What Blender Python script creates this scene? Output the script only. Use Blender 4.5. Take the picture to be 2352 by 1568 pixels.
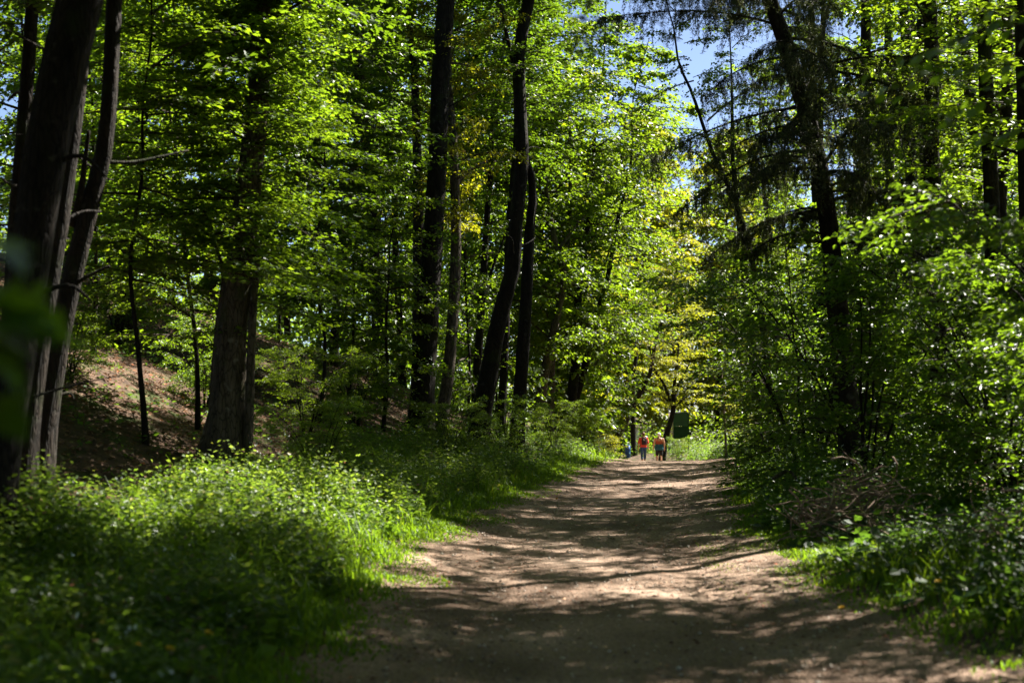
import bpy, math, random
import numpy as np
from mathutils import Vector, Matrix

# ------------------------------------------------------------------ camera, sky, sun, exposure
sc = bpy.context.scene
for o in list(bpy.data.objects):
    bpy.data.objects.remove(o, do_unlink=True)
COL = sc.collection
CAMZ = 1.6
PITCH = math.atan(148.6 / 3266.7)
cam_d = bpy.data.cameras.new('camera')
cam = bpy.data.objects.new('camera', cam_d)
COL.objects.link(cam)
cam.location = (0, 0, CAMZ)
cam.rotation_euler = (math.pi / 2 + PITCH, 0, 0)
cam_d.lens = 50.0
cam_d.sensor_width = 36.0
cam_d.clip_start = 0.05
cam_d.clip_end = 2000
cam_d.dof.use_dof = True
cam_d.dof.focus_distance = 36.0
cam_d.dof.aperture_fstop = 1.7
sc.camera = cam

SUN_AZ = math.radians(52)      # to the right of the view direction (+Y)
SUN_EL = math.radians(51)
world = bpy.data.worlds.new('World')
sc.world = world
world.use_nodes = True
wn = world.node_tree.nodes
sky = wn.new('ShaderNodeTexSky')
sky.sky_type = 'NISHITA'
sky.sun_disc = False
sky.sun_elevation = SUN_EL
sky.sun_rotation = SUN_AZ
sky.air_density = 0.48
sky.dust_density = 0.6
wn['Background'].inputs['Strength'].default_value = 0.05
world.node_tree.links.new(sky.outputs['Color'], wn['Background'].inputs['Color'])
sun_d = bpy.data.lights.new('sun', 'SUN')
sun_d.energy = 5.0
sun_d.angle = math.radians(0.53)
sun_d.color = (1.0, 0.95, 0.86)
sun = bpy.data.objects.new('sun', sun_d)
COL.objects.link(sun)
SUNV = Vector((math.sin(SUN_AZ) * math.cos(SUN_EL), math.cos(SUN_AZ) * math.cos(SUN_EL), math.sin(SUN_EL)))
sun.rotation_euler = SUNV.to_track_quat('Z', 'Y').to_euler()
sc.view_settings.view_transform = 'Standard'
sc.view_settings.look = 'None'
sc.view_settings.exposure = 2.35
sc.view_settings.gamma = 1.0
cy = sc.cycles
cy.max_bounces = 4
cy.diffuse_bounces = 1
cy.glossy_bounces = 2
cy.transmission_bounces = 2
cy.transparent_max_bounces = 4
cy.caustics_reflective = False
cy.caustics_refractive = False
cy.sample_clamp_indirect = 4.0
cy.use_denoising = True

# ------------------------------------------------------------------ helpers
F = 50.0 / 36.0 * 2352.0
CP, SP = math.cos(PITCH), math.sin(PITCH)
rng = np.random.default_rng(7)
random.seed(7)

def at(u, v, d):
    """point of the place at distance d along the path for a sight line measured in the photograph (2352 px wide)"""
    dx, dy = (u - 1176.0) / F, (784.0 - v) / F
    t = d / (CP - dy * SP)
    return np.array((dx * t, d, CAMZ + (SP + dy * CP) * t))

def smooth(t):
    t = np.clip(t, 0, 1)
    return t * t * (3 - 2 * t)

_py = np.array([-30, 0, 8, 12, 16, 22, 28, 36, 43, 60, 76, 84, 92, 100, 112, 130, 300.])
_px = np.array([.6, .75, .8, .75, .78, 1.4, 2.3, 3.6, 4.75, 6.7, 7.9, 8.1, 6.6, 3.4, -5, -20, -160.])
_fy = np.linspace(-30, 300, 1321)
_k = np.exp(-0.5 * (np.arange(-16, 17) / 7.0) ** 2); _k /= _k.sum()
_fx = np.convolve(np.pad(np.interp(_fy, _py, _px), 16, mode='edge'), _k, mode='valid')
def cx(y): return np.interp(y, _fy, _fx)
def hw(y): return 2.0 + 0.08 * np.sin(y * 0.9) + 0.06 * np.sin(y * 2.3 + 1)
def pz(y):
    a = (np.asarray(y, float) - 44.0) / 2.0
    sp_ = 2.0 * np.logaddexp(0, a)
    z = -0.043 * np.minimum(sp_, 48) + 0.05 * np.exp(-((np.asarray(y) - 42) / 6.0) ** 2) - 0.05 * np.exp(-((np.asarray(y) - 27) / 6.0) ** 2)
    return z
def gz(x, y):
    x = np.asarray(x, float); y = np.asarray(y, float)
    c, h = cx(y), hw(y)
    sl = (c - h) - x
    sr = x - (c + h)
    A = np.interp(y, [-30, 0, 8, 13, 20, 45, 60, 75, 300], [.15, .15, .2, .6, 1.05, 1.1, .6, .25, .2])
    zl = np.interp(sl, [0, .5, 1.5, 3, 8.7, 20, 60, 140], [0, .05, .2, .6, 3.0, 6.2, 9.5, 11.5]) * A
    zr = np.interp(sr, [0, .4, 1, 3, 12, 60, 140], [0, .04, .1, .25, .7, 1.6, 2.0])
    n = (np.sin(x * 1.7 + y * .6) * np.sin(y * 1.3 - x * .4) * .05 + np.sin(x * .55 + 2) * np.sin(y * .47) * .12)
    t = np.clip((x - c) / h, -1, 1)
    dish = -.09 * (1 - t * t) + .03 * np.maximum(t, 0)
    return pz(y) + np.where(sl > 0, zl, 0) + np.where(sr > 0, zr, 0) + dish + n * np.clip((np.maximum(sl, sr)) / 1.5, 0, 1)

# ---- mesh builder on numpy arrays
class MB:
    def __init__(self):
        self.v = []; self.t = []; self.q = []; self.tm = []; self.qm = []; self.n = 0
    def add(self, v, tris=None, quads=None, m=0):
        v = np.asarray(v, np.float64).reshape(-1, 3)
        if tris is not None and len(tris):
            t = np.asarray(tris, np.int64).reshape(-1, 3) + self.n
            self.t.append(t); self.tm.append(np.full(len(t), m, np.int32))
        if quads is not None and len(quads):
            q = np.asarray(quads, np.int64).reshape(-1, 4) + self.n
            self.q.append(q); self.qm.append(np.full(len(q), m, np.int32))
        self.v.append(v); self.n += len(v)
        return self
    def mesh(self, name, mats, off=(0, 0, 0), smooth_=False):
        me = bpy.data.meshes.new(name)
        v = np.concatenate(self.v) - np.asarray(off, float) if self.v else np.zeros((0, 3))
        t = np.concatenate(self.t) if self.t else np.zeros((0, 3), np.int64)
        q = np.concatenate(self.q) if self.q else np.zeros((0, 4), np.int64)
        nt, nq = len(t), len(q)
        me.vertices.add(len(v)); me.vertices.foreach_set('co', v.astype(np.float32).ravel())
        me.loops.add(nt * 3 + nq * 4)
        me.loops.foreach_set('vertex_index', np.concatenate([t.ravel(), q.ravel()]).astype(np.int32))
        me.polygons.add(nt + nq)
        me.polygons.foreach_set('loop_start', np.concatenate([np.arange(nt) * 3, nt * 3 + np.arange(nq) * 4]).astype(np.int32))
        mm = np.concatenate(self.tm + self.qm) if (self.tm or self.qm) else np.zeros(0, np.int32)
        for m in mats: me.materials.append(m)
        me.polygons.foreach_set('material_index', mm.astype(np.int32))
        me.polygons.foreach_set('use_smooth', np.full(nt + nq, bool(smooth_)))
        me.update(calc_edges=True)
        return me
    def build(self, name, mats, parent=None, off=(0, 0, 0), smooth_=False):
        if not isinstance(mats, (list, tuple)): mats = [mats]
        o = bpy.data.objects.new(name, self.mesh(name, mats, off, smooth_))
        COL.objects.link(o)
        if parent is not None: o.parent = parent
        else: o.location = off
        return o

def tag(o, label=None, cat=None, group=None, kind=None):
    if label: o['label'] = label
    if cat: o['category'] = cat
    if group: o['group'] = group
    if kind: o['kind'] = kind
    return o
def empty(name, loc, label=None, cat=None, group=None):
    o = bpy.data.objects.new(name, None); COL.objects.link(o)
    o.location = tuple(float(a) for a in loc); o.empty_display_size = .2
    return tag(o, label, cat, group)

def catmull(P, n):
    P = np.asarray(P, float)
    if len(P) < 3:
        t = np.linspace(0, 1, n)[:, None]; return P[0] * (1 - t) + P[-1] * t
    d = np.r_[0, np.cumsum(np.linalg.norm(np.diff(P[:, :3], axis=0), axis=1) + 1e-6)]
    s = np.linspace(0, d[-1], n)
    m = np.gradient(P, d, axis=0)
    i = np.clip(np.searchsorted(d, s, side='right') - 1, 0, len(P) - 2)
    h = (d[i + 1] - d[i])[:, None]; u = ((s - d[i]) / (d[i + 1] - d[i]))[:, None]
    return ((2*u**3-3*u**2+1)*P[i] + (u**3-2*u**2+u)*h*m[i] + (-2*u**3+3*u**2)*P[i+1] + (u**3-u**2)*h*m[i+1])

def tube(mb, P, R, sides=8, rough=0.0, m=0, cap=True, seed=0):
    P = np.asarray(P, float); R = np.asarray(R, float); n = len(P)
    T = np.gradient(P, axis=0); T /= np.linalg.norm(T, axis=1)[:, None] + 1e-9
    ref = np.array((1., 0, 0)) if abs(T[:, 0]).mean() < .8 else np.array((0, 1., 0))
    A = np.cross(T, ref); A /= np.linalg.norm(A, axis=1)[:, None] + 1e-9
    B = np.cross(T, A)
    a = np.linspace(0, 2 * np.pi, sides, endpoint=False)
    rr = R[:, None] * np.ones(sides)
    if rough:
        g = np.random.default_rng(seed + 11)
        ph = g.uniform(0, 6.28, 4)
        k = np.arange(n)[:, None]
        rr = rr * (1 + rough * (np.sin(3 * a + ph[0] + k * .13) + .7 * np.sin(5 * a + ph[1] - k * .21) + .5 * np.sin(2 * a + k * .37 + ph[2])) + rough * .5 * g.normal(0, 1, (n, sides)))
    V = P[:, None] + A[:, None] * (np.cos(a)[None, :, None] * rr[..., None]) + B[:, None] * (np.sin(a)[None, :, None] * rr[..., None])
    i = np.arange(n - 1)[:, None] * sides; j = np.arange(sides)[None]; j2 = (j + 1) % sides
    q = np.stack([i + j, i + j2, i + sides + j2, i + sides + j], -1).reshape(-1, 4)
    V = V.reshape(-1, 3); tr = None
    if cap:
        V = np.vstack([V, P[0], P[-1]])
        jj = np.arange(sides); b = n * sides
        tr = np.vstack([np.stack([np.full(sides, b), (jj + 1) % sides, jj], -1),
                        np.stack([np.full(sides, b + 1), (n - 1) * sides + jj, (n - 1) * sides + (jj + 1) % sides], -1)])
    mb.add(V, tr, q, m)

def norm(a): return a / (np.linalg.norm(a, axis=-1, keepdims=True) + 1e-9)

def leaves(mb, P, D, N, L, aspect=.62, m=0, six=False, fold=.18):
    """many leaves as folded blades; P base, D axis, N normal, L length"""
    D = norm(D); S = norm(np.cross(D, N)); U = np.cross(S, D)
    L = np.asarray(L)[:, None]; W = L * aspect * .5
    n = len(P)
    if six:
        l1 = P + D * L * .28 + S * W * .92 + U * W * fold; l2 = P + D * L * .66 + S * W * .78 + U * W * fold
        r1 = P + D * L * .28 - S * W * .92 + U * W * fold; r2 = P + D * L * .66 - S * W * .78 + U * W * fold
        tip = P + D * L - U * L * .10
        V = np.stack([P, l1, l2, tip, r2, r1], 1).reshape(-1, 3)
        b = np.arange(n)[:, None] * 6
        q = np.concatenate([b + np.array([[0, 3, 2, 1]]), b + np.array([[0, 5, 4, 3]])])
        mb.add(V, None, q, m)
    else:
        l = P + D * L * .45 + S * W + U * W * fold; r = P + D * L * .45 - S * W + U * W * fold
        tip = P + D * L - U * L * .06
        V = np.stack([P, l, tip, r], 1).reshape(-1, 3)
        b = np.arange(n)[:, None] * 4
        t = np.concatenate([b + np.array([[0, 2, 1]]), b + np.array([[0, 3, 2]])])
        mb.add(V, t, None, m)

def foliage(mb, g, S, AZ, EL, L, leaf=.085, nt=14, nl=9, droop=.22, tw=.42, flat=.38, aspect=.62, six=False, wood=True, wm=1, lm=0, hang=.25, keep=None, br=.011):
    """branches with side twigs in flat layered sprays, leaves along each twig"""
    S = np.asarray(S, float); nb = len(S)
    Dh = np.stack([np.cos(AZ), np.sin(AZ), np.zeros(nb)], -1)
    def cen(t):
        return S[:, None] + Dh[:, None] * (L * np.cos(EL))[:, None, None] * t[..., None] + np.array((0, 0, 1.)) * (L[:, None] * (np.sin(EL)[:, None] * t - droop * t * t))[..., None]
    t = .12 + .88 * (np.arange(nt)[None] + g.uniform(0, 1, (nb, nt))) / nt
    O = cen(t)
    sg = np.where((np.arange(nt)[None] + np.arange(nb)[:, None]) % 2, 1., -1.)
    ang = np.radians(g.normal(50, 14, (nb, nt))) * sg
    ang[:, -1] *= .1
    ca, sa = np.cos(ang)[..., None], np.sin(ang)[..., None]
    perp = np.stack([-Dh[:, 1], Dh[:, 0], np.zeros(nb)], -1)[:, None]
    td = Dh[:, None] * ca + perp * sa
    td = td + np.array((0, 0, 1.)) * (g.normal(0.0, .16, (nb, nt)))[..., None]
    td = norm(td)
    lt = (L * tw)[:, None] * (1.12 - .75 * t) * g.uniform(.6, 1.2, (nb, nt))
    lt = np.maximum(lt, leaf * 2.0)
    j = (np.arange(nl) + .4)[None, None] / nl
    s = j + g.normal(0, .03, (nb, nt, nl))
    P = O[:, :, None] + td[:, :, None] * (lt[..., None] * s)[..., None]
    P[..., 2] -= .18 * lt[..., None] * s * s
    P += g.normal(0, .02 + leaf * .18, P.shape)
    tp = norm(np.cross(td, np.array((0, 0, 1.))))
    sg2 = np.where(np.arange(nl) % 2, 1., -1.)[None, None]
    b = np.radians(g.normal(48, 18, (nb, nt, nl))) * sg2
    D = td[:, :, None] * np.cos(b)[..., None] + tp[:, :, None] * np.sin(b)[..., None]
    D[..., 2] -= hang + g.normal(0, .22, D.shape[:3])
    N = np.zeros_like(D); N[..., 2] = 1; N += g.normal(0, flat, N.shape)
    Ls = leaf * np.clip(g.normal(.95, .28, (nb, nt, nl)), .4, 1.6)
    P, D, N, Ls = P.reshape(-1, 3), D.reshape(-1, 3), norm(N.reshape(-1, 3)), Ls.ravel()
    if keep is not None:
        k = keep(P); P, D, N, Ls = P[k], D[k], N[k], Ls[k]
    leaves(mb, P, D, N, Ls, aspect, lm, six)
    if wood:
        tt = np.linspace(0, 1, 6)[None].repeat(nb, 0)
        C = cen(tt)
        a = np.arange(3) * 2.094
        pv = perp[:, 0]
        r = (br * L)[:, None] * (1.05 - tt)
        V = C[:, :, None] + pv[:, None, None] * (np.cos(a)[None, None] * r[..., None])[..., None] + np.array((0, 0, 1.)) * (np.sin(a)[None, None] * r[..., None])[..., None]
        V = V.reshape(-1, 3)
        bi = (np.arange(nb) * 18)[:, None, None]; si = (np.arange(5) * 3)[None, :, None]; ai = np.arange(3)[None, None]; a2 = (ai + 1) % 3
        q = np.stack([bi + si + ai, bi + si + a2, bi + si + 3 + a2, bi + si + 3 + ai], -1).reshape(-1, 4)
        mb.add(V, None, q, wm)
        # twigs: three sided needles
        O2 = O.reshape(-1, 3); E2 = (O + td * lt[..., None] - np.array((0, 0, .18)) * lt[..., None]).reshape(-1, 3)
        sp_ = np.broadcast_to(tp, td.shape).reshape(-1, 3); rt = (.0022 + .0035 * lt.reshape(-1, 1))
        V = np.stack([O2 + sp_ * rt, O2 - sp_ * rt, O2 + np.array((0, 0, 1.4)) * rt, E2], 1).reshape(-1, 3)
        b = (np.arange(len(O2)) * 4)[:, None]
        mb.add(V, np.concatenate([b + np.array([[0, 2, 3]]), b + np.array([[2, 1, 3]]), b + np.array([[1, 0, 3]])]), None, wm)

# ------------------------------------------------------------------ materials
def new_mat(name):
    m = bpy.data.materials.new(name); m.use_nodes = True
    nt = m.node_tree; nt.nodes.clear()
    return m, nt.nodes, nt.links
def ramp(nodes, stops):
    r = nodes.new('ShaderNodeValToRGB'); e = r.color_ramp.elements
    while len(e) < len(stops): e.new(.5)
    for k, (p, c) in zip(e, stops): k.position = p; k.color = (*c, 1)
    return r
def leaf_mat(name, dark, mid, light, trans, tfac=.5, rough=.42, spec=.5):
    m, n, l = new_mat(name)
    out = n.new('ShaderNodeOutputMaterial'); geo = n.new('ShaderNodeNewGeometry'); oi = n.new('ShaderNodeObjectInfo')
    r = ramp(n, [(0, dark), (.5, mid), (.93, light), (.96, light), (.985, (min(1, light[0] * 1.9), light[1] * 1.15, light[2] * .8))])
    l.new(geo.outputs['Random Per Island'], r.inputs[0])
    hs = n.new('ShaderNodeHueSaturation')
    mr = n.new('ShaderNodeMapRange'); mr.inputs[3].default_value = .488; mr.inputs[4].default_value = .512
    l.new(oi.outputs['Random'], mr.inputs[0]); l.new(mr.outputs[0], hs.inputs['Hue'])
    mr2 = n.new('ShaderNodeMapRange'); mr2.inputs[3].default_value = .8; mr2.inputs[4].default_value = 1.2
    l.new(oi.outputs['Random'], mr2.inputs[0]); l.new(mr2.outputs[0], hs.inputs['Value'])
    l.new(r.outputs[0], hs.inputs['Color'])
    p = n.new('ShaderNodeBsdfPrincipled'); p.inputs['Roughness'].default_value = rough
    p.inputs['Specular IOR Level'].default_value = spec
    l.new(hs.outputs[0], p.inputs['Base Color'])
    tr = n.new('ShaderNodeBsdfTranslucent')
    mx = n.new('ShaderNodeMix'); mx.data_type = 'RGBA'; mx.blend_type = 'MIX'
    mx.inputs[0].default_value = .35; l.new(hs.outputs[0], mx.inputs[6]); mx.inputs[7].default_value = (*trans, 1)
    sc2 = n.new('ShaderNodeVectorMath'); sc2.operation = 'MULTIPLY'; sc2.inputs[1].default_value = (1.6, 1.6, 1.6)
    l.new(mx.outputs[2], sc2.inputs[0]); l.new(sc2.outputs[0], tr.inputs['Color'])
    ms = n.new('ShaderNodeMixShader'); ms.inputs[0].default_value = tfac
    l.new(p.outputs[0], ms.inputs[1]); l.new(tr.outputs[0], ms.inputs[2]); l.new(ms.outputs[0], out.inputs[0])
    return m
def noise_mat(name, c1, c2, scale=6, rough=.9, bump=.3, bscale=40, moss=None, moss_fac=(.5, .62), spec=.2, stretch=None, detail=8, bdist=.02):
    m, n, l = new_mat(name)
    out = n.new('ShaderNodeOutputMaterial'); p = n.new('ShaderNodeBsdfPrincipled')
    tc = n.new('ShaderNodeTexCoord'); src = tc.outputs['Object']
    if stretch:
        mp = n.new('ShaderNodeMapping'); mp.inputs['Scale'].default_value = stretch; l.new(src, mp.inputs[0]); src = mp.outputs[0]
    nz = n.new('ShaderNodeTexNoise'); nz.inputs['Scale'].default_value = scale; nz.inputs['Detail'].default_value = detail
    l.new(src, nz.inputs[0])
    r = ramp(n, [(.32, c1), (.68, c2)]); l.new(nz.outputs[0], r.inputs[0]); colr = r.outputs[0]
    if moss:
        nm = n.new('ShaderNodeTexNoise'); nm.inputs['Scale'].default_value = 1.6; nm.inputs['Detail'].default_value = 6; l.new(tc.outputs['Object'], nm.inputs[0])
        rm = ramp(n, [(moss_fac[0], (0, 0, 0)), (moss_fac[1], (1, 1, 1))]); l.new(nm.outputs[0], rm.inputs[0])
        mx = n.new('ShaderNodeMix'); mx.data_type = 'RGBA'; l.new(rm.outputs[0], mx.inputs[0]); l.new(colr, mx.inputs[6]); mx.inputs[7].default_value = (*moss, 1); colr = mx.outputs[2]
    l.new(colr, p.inputs['Base Color']); p.inputs['Roughness'].default_value = rough; p.inputs['Specular IOR Level'].default_value = spec
    if bump:
        nb = n.new('ShaderNodeTexNoise'); nb.inputs['Scale'].default_value = bscale; nb.inputs['Detail'].default_value = 6; l.new(src, nb.inputs[0])
        b = n.new('ShaderNodeBump'); b.inputs['Strength'].default_value = bump; b.inputs['Distance'].default_value = bdist
        l.new(nb.outputs[0], b.inputs['Height']); l.new(b.outputs[0], p.inputs['Normal'])
    l.new(p.outputs[0], out.inputs[0])
    return m
def plain(name, c, rough=.7, spec=.3):
    return noise_mat(name, tuple(a * .85 for a in c), tuple(min(1, a * 1.12) for a in c), 14, rough, .15, 60, spec=spec)

M = {}
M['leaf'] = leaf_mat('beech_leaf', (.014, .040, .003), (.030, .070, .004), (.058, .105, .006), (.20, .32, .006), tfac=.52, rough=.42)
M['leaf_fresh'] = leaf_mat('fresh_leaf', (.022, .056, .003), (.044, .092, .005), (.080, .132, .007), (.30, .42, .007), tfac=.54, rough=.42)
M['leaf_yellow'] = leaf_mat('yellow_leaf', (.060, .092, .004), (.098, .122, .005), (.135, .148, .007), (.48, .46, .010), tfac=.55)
M['leaf_hazel'] = leaf_mat('hazel_leaf', (.017, .046, .005), (.033, .078, .006), (.060, .108, .010), (.25, .39, .007), tfac=.54, rough=.36)
M['herb'] = leaf_mat('herb_leaf', (.024, .060, .006), (.050, .098, .010), (.088, .14, .02), (.21, .33, .012), rough=.46, spec=.28)
M['weed'] = leaf_mat('weed_leaf', (.055, .095, .012), (.09, .14, .02), (.135, .19, .04), (.30, .40, .02), rough=.46, spec=.3)  # pale weed tone, set paler to stand in for leaf highlights
M['bramble'] = leaf_mat('bramble_leaf', (.012, .036, .006), (.025, .060, .009), (.046, .085, .016), (.15, .26, .010), rough=.46, spec=.32)
M['grass'] = leaf_mat('grass_blade', (.032, .074, .004), (.056, .108, .006), (.092, .148, .008), (.26, .39, .008), rough=.5, spec=.3)
M['needle'] = leaf_mat('spruce_needle', (.018, .028, .009), (.032, .044, .013), (.058, .064, .020), (.10, .12, .02), tfac=.3, rough=.55)
M['litter'] = leaf_mat('dead_leaf', (.06, .032, .018), (.17, .095, .058), (.34, .22, .15), (.25, .14, .07), tfac=.25, rough=.7, spec=.2)
M['petal'] = plain('white_petal', (.75, .78, .70), .6)
M['dandelion'] = plain('dandelion_yellow', (.85, .50, .01), .6)
M['green_stem'] = plain('green_stem', (.07, .14, .025), .5)
def bark_mat(name, c1, c2, lichen, moss, zs=.22, scale=9):
    m, n, l = new_mat(name)
    out = n.new('ShaderNodeOutputMaterial'); p = n.new('ShaderNodeBsdfPrincipled'); tc = n.new('ShaderNodeTexCoord')
    mp = n.new('ShaderNodeMapping'); mp.inputs['Scale'].default_value = (1, 1, zs); l.new(tc.outputs['Object'], mp.inputs[0])
    nz = n.new('ShaderNodeTexNoise'); nz.inputs['Scale'].default_value = scale; nz.inputs['Detail'].default_value = 9; l.new(mp.outputs[0], nz.inputs[0])
    vo = n.new('ShaderNodeTexVoronoi'); vo.feature = 'DISTANCE_TO_EDGE'; vo.inputs['Scale'].default_value = scale * 2.2
    ad = n.new('ShaderNodeVectorMath'); ad.operation = 'MULTIPLY_ADD'; ad.inputs[1].default_value = (.12,) * 3
    l.new(nz.outputs['Color'], ad.inputs[0]); l.new(mp.outputs[0], ad.inputs[2]); l.new(ad.outputs[0], vo.inputs['Vector'])
    r = ramp(n, [(.3, c1), (.7, c2)]); l.new(nz.outputs[0], r.inputs[0])
    cr = ramp(n, [(0, (.35, .35, .35)), (.12, (1, 1, 1))]); l.new(vo.outputs['Distance'], cr.inputs[0])
    mx = n.new('ShaderNodeMix'); mx.data_type = 'RGBA'; mx.blend_type = 'MULTIPLY'; mx.inputs[0].default_value = 1
    l.new(r.outputs[0], mx.inputs[6]); l.new(cr.outputs[0], mx.inputs[7]); col = mx.outputs[2]
    for sc_, lo, hi, cc in ((2.3, .56, .66, moss), (6.5, .62, .70, lichen)):
        nm = n.new('ShaderNodeTexNoise'); nm.inputs['Scale'].default_value = sc_; nm.inputs['Detail'].default_value = 7; l.new(tc.outputs['Object'], nm.inputs[0])
        rm = ramp(n, [(lo, (0, 0, 0)), (hi, (.8, .8, .8))]); l.new(nm.outputs[0], rm.inputs[0])
        m2 = n.new('ShaderNodeMix'); m2.data_type = 'RGBA'; l.new(rm.outputs[0], m2.inputs[0]); l.new(col, m2.inputs[6]); m2.inputs[7].default_value = (*cc, 1); col = m2.outputs[2]
    l.new(col, p.inputs['Base Color']); p.inputs['Roughness'].default_value = .9; p.inputs['Specular IOR Level'].default_value = .2
    hs = n.new('ShaderNodeMath'); hs.operation = 'ADD'; l.new(nz.outputs[0], hs.inputs[0])
    h2 = n.new('ShaderNodeMath'); h2.operation = 'MINIMUM'; h2.inputs[1].default_value = .2; l.new(vo.outputs['Distance'], h2.inputs[0]); l.new(h2.outputs[0], hs.inputs[1])
    bp_ = n.new('ShaderNodeBump'); bp_.inputs['Strength'].default_value = 1; bp_.inputs['Distance'].default_value = .05; l.new(hs.outputs[0], bp_.inputs['Height']); l.new(bp_.outputs[0], p.inputs['Normal'])
    l.new(p.outputs[0], out.inputs[0])
    return m
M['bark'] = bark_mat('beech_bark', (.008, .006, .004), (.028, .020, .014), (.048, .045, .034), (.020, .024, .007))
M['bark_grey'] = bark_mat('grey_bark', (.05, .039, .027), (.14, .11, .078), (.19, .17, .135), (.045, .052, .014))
M['bark_dark'] = bark_mat('spruce_bark', (.012, .009, .007), (.040, .029, .021), (.06, .055, .045), (.022, .026, .010), .4, 10)
M['twig'] = noise_mat('twig_bark', (.030, .022, .015), (.07, .052, .036), 20, .85, 0)
M['stick'] = noise_mat('dry_stick', (.10, .065, .045), (.30, .21, .16), 8, .85, .3, 50)

# path: trodden pinkish gravel
def path_mat():
    m, n, l = new_mat('gravel_path')
    out = n.new('ShaderNodeOutputMaterial'); p = n.new('ShaderNodeBsdfPrincipled'); tc = n.new('ShaderNodeTexCoord')
    n1 = n.new('ShaderNodeTexNoise'); n1.inputs['Scale'].default_value = .9; n1.inputs['Detail'].default_value = 8
    n2 = n.new('ShaderNodeTexVoronoi'); n2.inputs['Scale'].default_value = 42
    n3 = n.new('ShaderNodeTexNoise'); n3.inputs['Scale'].default_value = 26; n3.inputs['Detail'].default_value = 8
    for k in (n1, n2, n3): l.new(tc.outputs['Object'], k.inputs['Vector'])
    r1 = ramp(n, [(.3, (.175, .113, .073)), (.52, (.262, .174, .118)), (.72, (.34, .245, .176))]); l.new(n1.outputs[0], r1.inputs[0])
    r3 = ramp(n, [(.33, (.52, .5, .48)), (.5, (1, 1, 1)), (.72, (1.0, 1.0, 1.0))]); l.new(n3.outputs[0], r3.inputs[0])
    mx = n.new('ShaderNodeMix'); mx.data_type = 'RGBA'; mx.blend_type = 'MULTIPLY'; mx.inputs[0].default_value = .8
    l.new(r1.outputs[0], mx.inputs[6]); l.new(r3.outputs[0], mx.inputs[7])
    n4 = n.new('ShaderNodeTexNoise'); n4.inputs['Scale'].default_value = .45; n4.inputs['Detail'].default_value = 5; n4.inputs['Distortion'].default_value = .6; l.new(tc.outputs['Object'], n4.inputs['Vector'])
    r4 = ramp(n, [(.38, (.52, .48, .44)), (.56, (1, 1, 1))]); l.new(n4.outputs[0], r4.inputs[0])
    mx4 = n.new('ShaderNodeMix'); mx4.data_type = 'RGBA'; mx4.blend_type = 'MULTIPLY'; mx4.inputs[0].default_value = .8
    l.new(mx.outputs[2], mx4.inputs[6]); l.new(r4.outputs[0], mx4.inputs[7]); mx = mx4
    hv = n.new('ShaderNodeSeparateColor'); l.new(n2.outputs['Color'], hv.inputs[0])
    r2 = ramp(n, [(0, (.6, .58, .56)), (.5, (1, 1, 1)), (.93, (1.0, 1.0, 1.0)), (1, (1.5, 1.5, 1.5))]); l.new(hv.outputs[0], r2.inputs[0])
    mx2 = n.new('ShaderNodeMix'); mx2.data_type = 'RGBA'; mx2.blend_type = 'MULTIPLY'; mx2.inputs[0].default_value = .6
    l.new(mx.outputs[2], mx2.inputs[6]); l.new(r2.outputs[0], mx2.inputs[7])
    l.new(mx2.outputs[2], p.inputs['Base Color']); p.inputs['Roughness'].default_value = .85; p.inputs['Specular IOR Level'].default_value = .25
    ad = n.new('ShaderNodeMath'); ad.operation = 'ADD'; l.new(n3.outputs[0], ad.inputs[0]); l.new(n2.outputs['Distance'], ad.inputs[1])
    b = n.new('ShaderNodeBump'); b.inputs['Strength'].default_value = .9; b.inputs['Distance'].default_value = .025; l.new(ad.outputs[0], b.inputs['Height'])
    l.new(b.outputs[0], p.inputs['Normal']); l.new(p.outputs[0], out.inputs[0])
    return m
M['path'] = path_mat()
M['soil'] = noise_mat('forest_floor', (.030, .019, .012), (.12, .072, .046), 5, .95, .9, 22, moss=(.045, .055, .015), moss_fac=(.52, .66), bdist=.04)

# ------------------------------------------------------------------ ground and path
def grid(xs, ys):
    X, Y = np.meshgrid(xs, ys); nx, ny = len(xs), len(ys)
    i = np.arange(ny - 1)[:, None] * nx; j = np.arange(nx - 1)[None]
    q = np.stack([i + j, i + j + 1, i + nx + j + 1, i + nx + j], -1).reshape(-1, 4)
    return X, Y, q
xs = np.r_[np.linspace(-160, -24, 18), np.arange(-22, 26, .4), np.linspace(28, 260, 22)]
ys = np.r_[np.arange(-30, 0, 2), np.arange(0, 60, .4), np.arange(60, 130, 1.2), np.linspace(132, 420, 18)]
X, Y, q = grid(xs, ys)
Z = gz(X, Y)
under = np.abs(X - cx(Y)) < hw(Y) + .35
Z = Z - np.where(under & (Y < 125), .05 * np.clip((hw(Y) + .35 - np.abs(X - cx(Y))) / .35, 0, 1), 0)
mb = MB().add(np.stack([X, Y, Z], -1), None, q)
ground = mb.build('ground', M['soil'], smooth_=True); tag(ground, kind='structure')

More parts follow.
